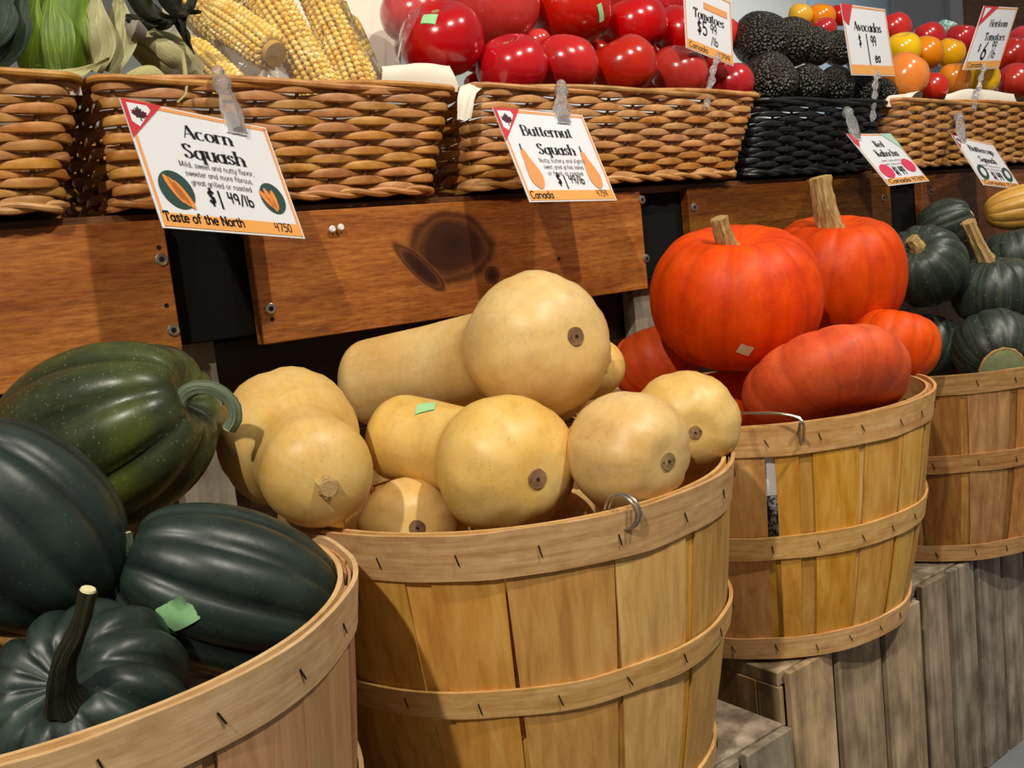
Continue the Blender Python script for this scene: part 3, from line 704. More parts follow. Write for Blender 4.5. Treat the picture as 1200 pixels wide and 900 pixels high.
def butternut(label, bulb, rb, tipdir, neck, rn, seed, scar=.010, stem_on=False, curve=0.55, group='butternut squash piled in the middle bushel basket'):
    """bulb: centre of the seed bulb; tipdir: where its blossom end points; neck: far end of the neck"""
    bulb = Vector(bulb); tipdir = Vector(tipdir).normalized(); neck = Vector(neck)
    root = thing('butternut_squash', label, 'squash', bulb, group)
    Nk = neck - bulb; E_ = tipdir * rb; C = -tipdir * ((Nk.length) * curve)
    path = resample(bez(Nk, C, E_, 40), 60); L = sum((path[i + 1] - path[i]).length for i in range(59)); db = L - rb * .98
    ss = []; nA = 44
    for i in range(nA):
        u = i / (nA - 1); ss.append(L * (0.5 - 0.5 * math.cos(PI * (0.02 + 0.96 * u))) * .55 + L * u * .45)
    ss = [s_ * .996 + L * .002 for s_ in ss]; cs = []; rs = []
    for s_ in ss:
        k = min(58, int(s_ / L * 59)); t = s_ / L * 59 - k; cs.append(path[k].lerp(path[k + 1], t))
        e = min(1.0, s_ / (0.75 * rn)); n_ = rn * math.sqrt(max(0.0, 1 - (1 - e) ** 2)) * (1 - 0.06 * math.sin(PI * min(1, s_ / max(db, 1e-6))))
        if s_ > db: n_ *= max(0.0, 1 - ((s_ - db) / (rb)) ** 2)
        b_ = math.sqrt(max(0.0, 1 - ((s_ - db) / (rb * 1.0)) ** 2)) * rb if abs(s_ - db) < rb else 0.0
        if s_ > db: b_ = rb * max(0.0, 1 - ((s_ - db) / (rb * 1.0)) ** 2.3) ** 0.5
        rs.append((n_ ** 3.2 + b_ ** 3.2) ** (1 / 3.2))
    for i in range(nA):
        if ss[i] > db: cs[i] = cs[i] - tipdir * (.13 * rb * math.exp(-(rs[i] / (.36 * rb)) ** 2))
    rd = random.Random(seed); nl = 10; p0 = rd.uniform(0, 6)
    def mod(an, t):
        g = abs(math.sin(nl * an / 2 + p0)); w = max(0.0, min(1.0, (t - .45) / .4)) ; return 1 - 0.045 * w * (1 - g) ** 2 + 0.014 * math.sin(2 * an + p0), g
    vs, fs, st, rib = revolve(cs, rs, 40, mod); body, vs = place_body(root, vs, fs, st, rib, M_BUTTER, seed, rb * .05, 0.8 / rb)
    scar = scar * .80 if scar else scar
    if scar:      # corky disc seated on the ring of skin where the bulb is as wide as the scar
        k = max(i for i in range(nA) if rs[i] >= scar); rg = vs[k * 40:(k + 1) * 40]; cc = sum(rg, Vector()) / 40; k2 = min(k + 1, nA - 1); c2 = sum(vs[k2 * 40:(k2 + 1) * 40], Vector()) / 40; ed = sum(((rg[i] - cc).cross(rg[(i + 10) % 40] - cc) for i in range(40)), Vector()).normalized()
        if ed.dot(cs[-1] - cs[-5]) < 0: ed = -ed
        cc = cc.lerp(c2, max(0, min(1, (rs[k] - scar) / max(1e-6, rs[k] - rs[k2])))); sr = scar * 1.08; q = [cc + ed * dz for dz in (-.003, .0014, .0016, .0002)]; vv, ff, s2, r2 = revolve(q, [sr * .98, sr * .90, sr * .6, sr * .3], 24)
        o = part('blossom_scar', mesh('blossom_scar', wobble(vv, .0009, 170, seed), ff, M_SCAR, True, s2, r2), root)
        vv, ff, s2, r2 = revolve([cc + ed * .0008, cc + ed * .0034, cc + ed * .0042], [sr * .15, sr * .13, sr * .05], 10); part('scar_tip', mesh('scar_tip', vv, ff, M_STEM_K, True, s2, r2), o)
    if stem_on:
        nd = (cs[0] - cs[4]).normalized(); p = vs[-2]
        stem(root, [p - nd * .006, p + nd * .004, p + nd * .011], stem_on, stem_on * .85, M_STEM_B, flare=1.3, n=16, depth=.3, cutmat=M_STEM_B)
    return root, body

# butternut squash -------------------------------------------------
r, b = butternut('long butternut squash on top of the pile, under the knotty board', atd(634, 403, .955), .0665, dirv(.50, -.10, -.86), atd(404, 455, 1.105), .0500, 5, scar=.0115, curve=.42)
r, b = butternut('butternut squash with a green sticker on its neck at the front', atd(597, 545, .850), .0565, dirv(.46, .15, -.87), atd(441, 509, .968), .0450, 8, scar=.0110, curve=.42)
sticker(r, b, 499, 478, .019, .015, .15)
butternut('speckled butternut squash at the front right above the wire ring', atd(735, 527, .820), .0505, dirv(.62, .16, -.76), atd(700, 535, .945), .030, 13, scar=.0095)
butternut('butternut squash overhanging the right rim beside the red kabocha', atd(803, 492, .935), .0495, dirv(.04, .22, -.97), atd(782, 515, 1.05), .030, 17, scar=.0080)
butternut('butternut squash poking its stem end out behind the topmost one', atd(640, 445, 1.175), .050, dirv(-.8, .1, .4), atd(708, 423, 1.085), .0370, 19, scar=None, stem_on=.0085)
butternut('butternut squash at the left end with its cut stem facing out', atd(338, 514, .885), .0574, dirv(-.45, -.30, .8), atd(384, 566, .760), .0490, 23, scar=None, stem_on=.0098, curve=.3)
butternut('low butternut squash half sunk behind the front rim on the left', atd(480, 620, .895), .0440, dirv(.28, -.15, -.95), atd(420, 640, 1.02), .033, 29, scar=.009)
butternut('deep butternut squash glimpsed between the two front bulbs', atd(655, 632, .930), .0420, dirv(.75, -.15, .3), atd(565, 615, .965), .032, 31, scar=None)
butternut('butternut squash buried deepest under the right side of the pile', atd(715, 620, 1.02), .042, dirv(.6, .3, .3), atd(650, 600, 1.09), .032, 37, scar=None)

# acorn squash -----------------------------------------------------
GA = 'acorn squash in the left bushel basket'
r, b = ribbed('acorn_squash', 'mottled green acorn squash with a looping stem, highest in the left basket', 'squash', GA, atd(123, 512, .800), dirv(.80, -.36, -.20), .098, .0770, M_ACORN_L, 8, .13, 41, roll=.5, power=.72, dim=.22, tip=.08, sharp=.65)
q = axis_rot(dirv(.80, -.36, -.20), .5).inverted()
pl = [q @ (atd(px, py, d) - r.location) for px, py, d in ((206, 478, .772), (222, 458, .770), (248, 455, .768), (270, 470, .768), (276, 488, .768), (268, 503, .768))]
stem(r, pl, .0062, .0058, M_STEM_G, flare=1.6, n=16)
r, b = ribbed('acorn_squash', 'dark acorn squash at the left photo edge, resting above the small lobed one', 'squash', GA, atd(17, 618, .64), dirv(-.55, -.70, -.30), .074, .0650, M_ACORN, 10, .11, 43, roll=.2, power=.75, dim=.2, tip=.08)
r, b = ribbed('acorn_squash', 'large dark acorn squash with a green sticker, lying against the right rim', 'squash', GA, atd(268, 692, .690), dirv(-.84, -.34, -.30), .079, .0600, M_ACORN, 10, .11, 47, roll=.15, power=.72, dim=.18, tip=.06)
sticker(r, b, 208, 720, .022, .020, -.55)
q = axis_rot(dirv(-.84, -.34, -.30), .15).inverted()
pl = [q @ (atd(px, py, d) - r.location) for px, py, d in ((170, 655, .668), (156, 650, .661), (150, 640, .657), (146, 626, .657))]
stem(r, pl, .0060, .0050, M_STEM_G, flare=1.5, n=14)
r, b = ribbed('acorn_squash', 'small deeply lobed acorn squash with an upright dark stem, nearest of all', 'squash', GA, atd(100, 822, .580), dirv(-.18, -.60, -.78), .048, .0635, M_ACORN, 12, .16, 53, roll=.3, power=.80, dim=.42, top_r=.42, sharp=.75)
q = axis_rot(dirv(-.18, -.60, -.78), .3).inverted()
pl = [q @ (atd(px, py, d) - r.location) for px, py, d in ((78, 824, .540), (72, 806, .532), (76, 770, .520), (92, 735, .512), (103, 692, .508))]
stem(r, pl, .0078, .0046, M_STEM_K, flare=1.7, n=16)
ribbed('acorn_squash', 'acorn squash wedged low between the mottled one and the rim', 'squash', GA, atd(142, 700, .80), dirv(.3, -.6, .5), .040, .040, M_ACORN, 10, .11, 59, power=.75)
ribbed('acorn_squash', 'acorn squash buried deepest in the left basket', 'squash', GA, atd(212, 850, .79), dirv(.5, .3, .5), .055, .050, M_ACORN, 10, .11, 61, power=.75)

# red kabocha ------------------------------------------------------
GK = 'red kabocha squash in the third bushel basket'
KS = [(0, 0, 0), (.01, .0, .12), (.02, 0, .26), (-.01, 0, .40)]
r, b = ribbed('red_kabocha', 'big red kabocha with a pale sticker, left of the tall-stemmed one', 'squash', GK, atd(862, 347, 1.265), dirv(-.07, -.90, -.40), .088, .1135, M_KAB, 12, .025, 67, power=.62, dim=.22, top_r=.35, sharp=.9, scar=.02)
sticker(r, b, 873, 410, .017, .014, .45, M_STICK_W, 'pale worn sticker')
q = axis_rot(dirv(-.07, -.90, -.40)).inverted()
pl = [q @ (atd(px, py, d) - r.location) for px, py, d in ((852, 290, 1.213), (850, 283, 1.205), (846, 270, 1.196), (842, 256, 1.19))]
stem(r, pl, .0128, .0105, M_STEM_T, flare=1.35, n=28, ridges=8, depth=.22, cutmat=M_STEM_T)
r, b = ribbed('red_kabocha', 'red kabocha with the tallest corky stem at the back', 'squash', GK, atd(979, 321, 1.445), dirv(-.03, -.93, -.35), .086, .1045, M_KAB, 12, .03, 71, power=.62, dim=.2, top_r=.35, sharp=.9)
q = axis_rot(dirv(-.03, -.93, -.35)).inverted()
pl = [q @ (atd(px, py, d) - r.location) for px, py, d in ((973, 272, 1.40), (971, 262, 1.393), (965, 235, 1.378), (960, 208, 1.37))]
stem(r, pl, .0185, .0155, M_STEM_T, flare=1.25, n=32, ridges=9, depth=.22, cutmat=M_STEM_T)
r, b = ribbed('red_kabocha', 'flat-lying orange red kabocha at the front, above the wire handle', 'squash', GK, atd(968, 450, 1.180), dirv(-.16, -.88, .45), .050, .1040, M_KAB, 12, .025, 73, roll=.2, power=.66, dim=.2, sharp=.9, stem_pts=[(0, 0, 0), (0, .0, .10), (-.03, .02, .20)], stem_r=(.011, .010), stem_mat=M_STEM_T, cutmat=M_STEM_T, ridges=7)
ribbed('red_kabocha', 'red kabocha by the right rim beneath the tall-stemmed one', 'squash', GK, atd(1048, 404, 1.37), dirv(.25, -.92, .1), .047, .0630, M_KAB, 12, .03, 79, power=.65, sharp=.9)
ribbed('red_kabocha', 'shaded red kabocha in the gap behind the butternut squash', 'squash', GK, atd(768, 425, 1.40), dirv(-.3, -.9, .2), .050, .066, M_KAB, 12, .03, 83, power=.65, sharp=.9)
ribbed('red_kabocha', 'lowest red kabocha in the shadow under the big one', 'squash', GK, atd(848, 472, 1.35), dirv(-.2, -.9, .2), .044, .060, M_KAB, 12, .03, 89, power=.65, sharp=.9)

# dark green squash on the right -----------------------------------
GC = 'dark green squash in the right bushel basket'
r, b = ribbed('buttercup_squash', 'round dark squash with a dried stem beside the tall-stemmed red kabocha', 'squash', GC, atd(1083, 312, 1.585), dirv(-.50, -.45, -.70), .062, .0680, M_CUP, 12, .04, 97, power=.68, dim=.2, sharp=.9, stem_pts=[(0, 0, 0), (0, .02, .15), (-.1, .1, .34)], stem_r=(.012, .010), stem_mat=M_STEM_T, cutmat=M_STEM_T, ridges=7)
r, b = ribbed('buttercup_squash', 'dark squash with a long leaning stem near the right photo edge', 'squash', GC, atd(1165, 340, 1.62), dirv(-.12, -.95, -.25), .055, .0720, M_CUP, 12, .04, 101, power=.66, dim=.2, sharp=.9)
q = axis_rot(dirv(-.12, -.95, -.25)).inverted()
pl = [q @ (atd(px, py, d) - r.location) for px, py, d in ((1156, 306, 1.605), (1152, 298, 1.60), (1143, 280, 1.59), (1134, 260, 1.58))]
stem(r, pl, .0125, .0110, M_STEM_T, flare=1.3, n=24, ridges=7, depth=.25, cutmat=M_STEM_T)
r, b = ribbed('buttercup_squash', 'front dark squash showing its pale round button above the rim', 'squash', GC, atd(1166, 408, 1.535), dirv(.05, -.75, .66), .054, .0660, M_CUP, 12, .04, 103, power=.68, dim=.2, sharp=.9, scar=None)
# the button of a turban-like blossom end
bc = atd(1173, 434, 1.474); cs = [Vector((0, 0, z)) for z in (-.004, .004, .007, .008)]; vv, ff, s2, r2 = revolve(cs, [.034, .034, .026, .012], 28)
mw = Matrix.Translation(r.location) @ r.rotation_euler.to_matrix().to_4x4(); M_BTN = skin('buttercup_button', [(.3, '#5e6645'), (.7, '#868a64')], rough=.6)
ra = axis_rot(dirv(.08, .30, -.95)).to_4x4(); part('button', mesh('button', [mw.inverted() @ (bc + ra @ v) for v in vv], ff, M_BTN, True, s2, r2), r, 'pale green raised button')
rg = [bc + ra @ (Vector((math.cos(t) * .035, math.sin(t) * .035, .002))) for t in [2 * PI * k / 36 for k in range(37)]]
part('button_ring', tube('button_ring', [mw.inverted() @ p for p in rg], [.0024 + .0009 * math.sin(k * 2.3) for k in range(37)], M_SCAR, 6), r, 'corky ring around the button')
r, b = ribbed('buttercup_squash', 'shaded dark squash low behind the red kabocha by the rim', 'squash', GC, atd(1088, 408, 1.665), dirv(.3, -.85, .2), .055, .062, M_CUP, 12, .04, 107, power=.68, sharp=.9)
ribbed('buttercup_squash', 'small dark squash at the back in front of the dark gap between the boards', 'squash', GC, atd(1108, 262, 1.735), dirv(.75, -.25, -.35), .048, .044, M_CUP, 12, .04, 109, power=.7, sharp=.9, stem_pts=[(0, 0, 0), (0, .02, .15), (0, .05, .28)], stem_r=(.009, .008), stem_mat=M_STEM_T)
ribbed('buttercup_squash', 'bluish dark squash below the yellow striped one', 'squash', GC, atd(1190, 300, 1.76), dirv(-.2, -.9, .0), .050, .062, M_CUP, 12, .03, 113, power=.66, sharp=.9)
ribbed('delicata_squash', 'yellow ribbed squash with green flecks at the right photo edge', 'squash', None, atd(1205, 241, 1.78), dirv(.85, -.15, -.2), .075, .0415, M_DELI, 10, .08, 127, power=.62, sharp=.7)

# lower layers that carry the heaps, almost wholly hidden from the front
def low(name, lab, grp, pts, a, b, mat, ribs, rdep, seed):
    for i, (x, y, z) in enumerate(pts): ribbed(name, lab, 'squash', grp, Vector((x, y, z + H)), (math.sin(i * 2.1) * .5, math.cos(i * 1.7) * .5, .8), a, b, mat, ribs, rdep, seed + i, power=.68, sharp=.8)
low('red_kabocha', 'red kabocha of the lower layer, hidden beneath the heap', 'lower layer of red kabocha', [(.93, .985, -.255), (1.10, .99, -.265), (.93, .83, -.33)], .046, .062, M_KAB, 12, .025, 400)
low('acorn_squash', 'acorn squash of the lower layer, hidden beneath the heap', 'lower layer of acorn squash', [(.02, .84, -.23), (.00, .70, -.30)], .050, .048, M_ACORN, 10, .10, 440)

# ------------------------------------------------------------------ wire handles and the torn liner
def wire_handle(root, px_pts, label, r=.0016, mat=None):
    pts = [p - root.location for p in px_pts]; return part('wire_handle', tube('wire_handle', smooth_path(pts, 40), r, mat or M_WIRE, 8), root, label)
# ring on the butternut basket
cR = atZ(731, 606, bB.location.z + .300); n_ = (cR - bB.location); n_.z = 0; n_.normalize(); tg = Vector((-n_.y, n_.x, 0))
for off in (0.0, .004):
    ring = [cR - bB.location + n_ * (.002 + .013 * math.cos(t)) + tg * (.011 * math.cos(t) * .6 - off) + Vector((0, 0, .005 + .014 * math.sin(t))) for t in [2 * PI * k / 24 for k in range(25)]]
    part('wire_ring', tube('wire_ring', ring, .0013, M_WIRE, 8), bB, 'steel wire ring through the rim')
# bail on the kabocha basket
hz = bK.location.z + .303
wire_handle(bK, [atZ(848, 480, hz + .012) + Vector((0, .02, 0)), atZ(872, 484, hz + .016), atZ(905, 484, hz + .018), atZ(932, 488, hz + .014), atZ(941, 496, hz + .006), atZ(942, 512, hz - .016), atZ(939, 520, hz - .024), atZ(936, 508, hz - .012), atZ(938, 494, hz + .004)], 'bent steel wire handle', .0017)
# white liner and newsprint glimpsed through the open joint of the kabocha basket
def curved_sheet(name, root, a0, a1, z0, z1, rad, mat, label):
    vs, fs = arc_strip(lambda z, a: rad(z) + .0012 * math.sin(z * 240 + a * 60), a0, a1, z0, z1, .0006, 10, 14); part(name, mesh(name, vs, fs, mat), root, label)

ga = bK['slot_angle']
curved_sheet('liner_sheet', bK, ga - .16, ga + .16, .215, .27, lambda z: .192 + .0495 * (z / .301) ** .85 - .006, M_WHITE, 'white plastic liner showing through the open joint')
curved_sheet('newsprint', bK, ga - .16, ga + .16, .12, .217, lambda z: .192 + .0495 * (z / .301) ** .85 - .0075, M_GREY, 'dark newsprint showing through the open joint')

# ------------------------------------------------------------------ tomatoes and avocados
def tomato(px, py, rpx, Y, mat, label, group, seed, stick=None, ax=None, sq=.82, cat='tomato', lobes=5, name='tomato', pos=None):
    p = pos if pos is not None else atY(px, py, Y); d = (p - CAM).dot(FWD); rr = rpx * d / F * 1.12 if pos is None else rpx
    rd = random.Random(seed); ax = ax or Vector((rd.uniform(-.5, .5), rd.uniform(-.6, .2), 1)).normalized()
    root = thing(name, label, cat, p, group, axis_rot(ax, rd.uniform(0, 6))); N = 20; cs = []; rs = []
    for i in range(N):
        t = .02 + .96 * i / (N - 1); z = -rr * sq * math.cos(PI * t); r_ = rr * math.sin(PI * t) ** .78
        if t > .5: z -= .22 * rr * math.exp(-(r_ / (.28 * rr)) ** 2)
        cs.append(Vector((0, 0, z))); rs.append(r_)
    fr = [(Vector((1, 0, 0)), Vector((0, 1, 0)))] * N
    def mod(a, t): g = .5 + .5 * math.cos(lobes * a); return 1 - .025 * (1 - g) * max(0, t - .3) - .01 * math.sin(2 * a + seed), g
    vs, fs, st, rib = revolve(cs, rs, 36, mod, True, fr); body, vs = place_body(root, vs, fs, st, rib, mat, seed, rr * .04, .7 / rr)
    zt = cs[-1].z
    q = [Vector((0, 0, zt + dz)) for dz in (-.001, .0012, .0018)]; vv, ff, s2, r2 = revolve(q, [rr * .10, rr * .09, rr * .04], 12)
    part('stem_scar', mesh('stem_scar', vv, ff, M_STEM_T, True, s2, r2), root)
    if stick: sticker(root, body, *stick)
    return root
GT = 'red tomatoes heaped in the wicker basket'
T = [  # px, py, radius px, depth row, label, sticker
    (517, 46, 45, 1.135, 'red tomato with a green sticker on top, leftmost in its basket', (503, 22, .021, .016, .3)),
    (599, 78, 38, 1.098, 'red tomato at the rim just left of the butternut sign clip', None),
    (662, 76, 36, 1.100, 'red tomato at the rim right above the butternut sign clip', None),
    (730, 78, 36, 1.100, 'red tomato at the rim, third along from the butternut sign clip', None),
    (796, 84, 31, 1.105, 'red tomato at the rim just left of the price sign stick', None),
    (856, 98, 25, 1.100, 'red tomato at the rim in the right corner of its basket', None),
    (576, 8, 52, 1.205, 'largest red tomato, topmost above the left half of the basket', None),
    (668, 12, 44, 1.195, 'red tomato with a green sticker on its right flank', (704, 15, .010, .028, -.25)),
    (743, 30, 35, 1.190, 'red tomato in the second layer beside the stickered one', None),
    (800, 40, 34, 1.190, 'red tomato half hidden behind the white tomato price sign', None),
    (486, 16, 36, 1.235, 'dark red tomato behind the leftmost one by the plastic bag', None),
    (844, 42, 22, 1.235, 'red tomato peeking out right of the tomato price sign', None),
    (629, 50, 16, 1.165, 'small red tomato glimpsed between the two biggest tops', None),
    (700, -8, 30, 1.290, 'red tomato at the back cut by the photo top', None),
    (775, 2, 28, 1.290, 'back red tomato behind the price sign corner', None),
    (561, 97, 16, 1.165, 'red tomato low between the leftmost one and its rim neighbour', None),
    (631, 100, 14, 1.165, 'red tomato low behind the butternut sign clip', None),
    (697, 102, 14, 1.165, 'red tomato low in the gap between second and third at the rim', None),
    (765, 104, 14, 1.165, 'red tomato low in the gap between third and fourth at the rim', None),
    (828, 106, 12, 1.165, 'red tomato low behind the clear price sign stalk', None),
    (556, 68, 18, 1.215, 'red tomato sunk in the gap right of the leftmost one', None),
    (702, 60, 18, 1.235, 'red tomato sunk in the gap below the flank sticker', None),
    (769, 64, 16, 1.225, 'red tomato sunk in the gap left of the price sign', None),
    (830, 72, 18, 1.20, 'red tomato sunk behind the foot of the price sign', None),
    (625, -4, 28, 1.300, 'red tomato at the back between the two biggest', None),
    (535, -6, 26, 1.310, 'red tomato at the back behind the leftmost ones', None)]
for i, (px, py, rp, Y, lb, s) in enumerate(T): tomato(px, py, rp, Y, M_TOM, lb, GT, 200 + i, s)
GM = 'mixed tomatoes in the right wicker basket'
X = [(1060, 90, 24, 1.10, M_TOM_O, 'tall amber tomato at the rim beside the black basket'),
     (1092, 103, 17, 1.10, M_TOM, 'red tomato at the rim between amber and orange ones'),
     (1118, 92, 17, 1.11, M_TOM_O, 'small orange tomato at the rim right of the lone red one'),
     (1152, 92, 17, 1.11, M_TOM_Y, 'yellow tomato at the rim behind the clear sign stick'),
     (1190, 95, 19, 1.11, M_TOM, 'red tomato at the rim by the right photo edge'),
     (1058, 58, 19, 1.19, M_TOM_Y, 'bright yellow tomato in the second layer right of the avocado sign'),
     (1085, 62, 18, 1.18, M_TOM_O, 'deep orange tomato in the second layer behind the lone red one'),
     (1113, 62, 16, 1.19, M_TOM_Y, 'golden tomato in the second layer under the netted one'),
     (1184, 66, 20, 1.17, M_TOM, 'red tomato right of the tilted heirloom sign'),
     (1047, 34, 18, 1.265, M_TOM, 'red tomato topping the heap right of the avocado sign'),
     (1088, 44, 17, 1.255, M_TOM, 'dull red tomato in the back row above the orange ones'),
     (1126, 46, 17, 1.255, M_TOM, 'rosy tomato in the back row left of the heirloom sign'),
     (1200, 50, 18, 1.26, M_TOM, 'back red tomato at the extreme right edge'),
     (938, 18, 13, 1.335, M_TOM_Y, 'yellow tomato far behind the avocados'),
     (962, 20, 15, 1.32, M_TOM_O, 'orange tomato far behind the avocados'),
     (966, 34, 13, 1.285, M_TOM, 'red tomato behind the avocados left of their sign'),
     (984, 18, 12, 1.33, M_TOM, 'red orange tomato hidden behind the avocado sign corner')]
for i, (px, py, rp, Y, m, lb) in enumerate(X):
    tomato(px, py, rp, Y, m, lb, GM, 240 + i, sq=1.0 if rp > 22 else .9)
def avocado(px, py, rx, ry, Y, label, seed, ax=None, pos=None):
    p = pos if pos is not None else atY(px, py, Y); d = (p - CAM).dot(FWD); b_ = rx * d / F; a_ = ry * d / F
    rd = random.Random(seed); ax = ax or dirv(rd.uniform(-.2, .2), -.5, rd.uniform(.5, .9))
    root = thing('avocado', label, 'avocado', p, 'avocados stacked in the black basket', axis_rot(ax)); N = 22; cs = []; rs = []
    R_ = (a_ + b_) / 2; Lh = R_ * 1.12
    for i in range(N):
        t = .015 + .97 * i / (N - 1); z = -Lh * math.cos(PI * t); r_ = R_ * math.sin(PI * t) ** .85 * (1 - .22 * t); cs.append(Vector((0, 0, z))); rs.append(r_ * 1.06)
    vs, fs, st, rib = revolve(cs, rs, 28, None, True, [(Vector((1, 0, 0)), Vector((0, 1, 0)))] * N)
    body, vs = place_body(root, vs, fs, st, rib, M_AVO, seed, R_ * .05, 1.2 / R_)
    vv, ff, s2, r2 = revolve([cs[-1] + Vector((0, 0, dz)) for dz in (-.002, .002, .003)], [.004, .004, .002], 10); part('stem_button', mesh('stem_button', vv, ff, M_STEM_K, True, s2, r2), root)
A = [(902, 94, 35, 31, 1.105, 'large avocado at the rim by the red tomatoes'), (946, 98, 20, 27, 1.10, 'narrow avocado at the rim right of the large one'),
     (979, 99, 20, 26, 1.10, 'rough avocado at the rim, third from the tomato side'), (1009, 103, 17, 23, 1.10, 'avocado at the rim behind the avocado sign stick'),
     (1034, 108, 13, 20, 1.115, 'avocado wedged in the right corner of the black basket'),
     (891, 46, 33, 36, 1.180, 'pebbly avocado on the upper layer next to the tomato sign'), (927, 48, 26, 32, 1.23, 'avocado with bluish sheen on the upper layer'),
     (955, 54, 19, 27, 1.20, 'smooth greyish avocado on the upper layer'), (981, 56, 18, 25, 1.215, 'upper avocado just left of the avocado sign'),
     (1010, 66, 18, 24, 1.215, 'upper avocado hidden behind the avocado sign')]
for i, (px, py, rx, ry, Y, lb) in enumerate(A): avocado(px, py, rx, ry, Y, lb, 300 + i)


# ------------------------------------------------------------------ corn
def cob(label, a, b, rr, seed, cut_end=False):
    """kernelled cob from point a to point b"""
    a = Vector(a); b = Vector(b); root = thing('corn_cob', label, 'corn', a, 'shucked corn cobs in the plastic bag'); Lc = (b - a).length; ax = (b - a).normalized()
    R3 = axis_rot(ax); n = int(Lc / .0078); m = 16; vs = []; fs = []; U = []; nu, nv = 6, 4
    for i in range(nv + 1):
        for j in range(nu):
            th = PI * i / nv; ph = 2 * PI * j / nu; U.append(Vector((math.sin(th) * math.cos(ph), math.sin(th) * math.sin(ph), math.cos(th))))
    rd = random.Random(seed)
    for i in range(n):
        z = Lc * (i + .5) / n; t = z / Lc; R0 = rr * (1 - .55 * max(0, t - .72) / .28 - .12 * max(0, .15 - t) / .15)
        for j in range(m):
            an = 2 * PI * (j + .5 * (i % 2) * .0) / m + .12 * math.sin(z * 25); c = Vector((math.cos(an) * R0, math.sin(an) * R0, z + rd.uniform(-.0006, .0006)))
            ez = Vector((0, 0, 1)); er = Vector((math.cos(an), math.sin(an), 0)); et = Vector((-er.y, er.x, 0)); k0 = len(vs); wt = PI * R0 / m * 1.08
            for u in U: vs.append(R3 @ (c + er * (u.z * .0052 * rd.uniform(.95, 1.05)) + et * (u.x * wt) + ez * (u.y * .0044)))
            for q in range(nv):
                for w in range(nu):
                    x = k0 + q * nu + w; y = k0 + q * nu + (w + 1) % nu; fs.append((x, x + nu, y + nu, y))
    o = part('kernels', mesh('kernels', vs, fs, M_CORN), root, kind='stuff')
    vv, ff, s2, r2 = revolve([R3 @ Vector((0, 0, z)) for z in (-.006, Lc * .3, Lc * .7, Lc + .002)], [rr * .7, rr * .9, rr * .9, rr * .4], 20); part('cob_core', mesh('cob_core', vv, ff, M_COBEND, True, s2, r2), root)
    return root
cob('corn cob standing steepest in the bag, nearest the tomatoes', atY(428, 122, 1.095), atY(352, -60, 1.20), .0235, 1)
cob('corn cob leaning left of the steepest one in the bag', atY(384, 118, 1.100), atY(286, -50, 1.19), .0225, 2)
cob('corn cob with its blunt yellow end pointing to the sign clip', atY(320, 62, 1.098), atY(246, 10, 1.21), .0215, 3)
cob('corn cob lying low at the left end of the bag', atY(276, 110, 1.088), atY(214, 52, 1.20), .0195, 4)
cob('corn cob at the back of the bag cut by the photo top', atY(318, 20, 1.235), atY(250, -50, 1.26), .0215, 5)
cob('corn cob squeezed in the back left of the bag', atY(268, 40, 1.245), atY(190, -40, 1.31), .0215, 6)
# clear bag around the cobs: crumpled sheet draped over them
def bag():
    root = thing('plastic_bag', 'crumpled clear plastic bag over the shucked corn cobs', 'bag', atY(340, 100, 1.10)); N = 44; Mm = 30; vs = []; fs = []
    TOP = [(-.02, .05), (.12, .34), (.3, .42), (.52, .44), (.72, .46), (.9, .38), (1.0, .16)]
    pL = atY(205, 101, 1.066); pR = atY(452, 103, 1.066)
    for i in range(N + 1):
        u = i / N
        hh = np.interp(u, [0, .1, .3, .6, .85, .93, 1.0], [.015, .065, .13, .175, .165, .15, .06])
        for j in range(Mm + 1):
            v = j / Mm; base = pL.lerp(pR, u)
            y = .075 * math.sin(v * PI * .5) ** 1.6 + .09 * max(0, v - .75) / .25; z = hh * math.sin(min(1.0, v * 1.08) * PI * .5)
            p = base + Vector((0, y, z)); n1 = noise.noise_vector(Vector((u * 9, v * 6, 2.0))); n2 = noise.noise_vector(Vector((u * 26, v * 15, 5.0)))
            vs.append(p + Vector((n1.x * .004, -(1 - abs(n1.y)) ** 3 * .010 - (1 - abs(n2.y)) ** 4 * .006, n2.z * .004)) - root.location)
    for i in range(N):
        for j in range(Mm):
            a = i * (Mm + 1) + j; fs.append((a, a + Mm + 1, a + Mm + 2, a + 1))
    part('film', mesh('film', vs, fs, M_FILM), root)
    # gathered open mouth at the right
    vs = []; fs = []; q = [atY(448, 100, 1.085), atY(452, 60, 1.10), atY(462, 20, 1.12), atY(474, -30, 1.14)]; P = smooth_path(q, 20)
    for i, p in enumerate(P):
        for j in range(13):
            t = j / 12; w = .020 + .020 * i / 19; vs.append(p + Vector(((t - .5) * w * 2, .006 * math.sin(t * 14 + i * .2) - .012 * math.sin(PI * t), .003 * math.sin(t * 23))) - root.location)
    for i in range(19):
        for j in range(12): a = i * 13 + j; fs.append((a, a + 1, a + 14, a + 13))
    part('bag_mouth', mesh('bag_mouth', vs, fs, M_FILM), root, 'gathered mouth of the clear bag')
bag()

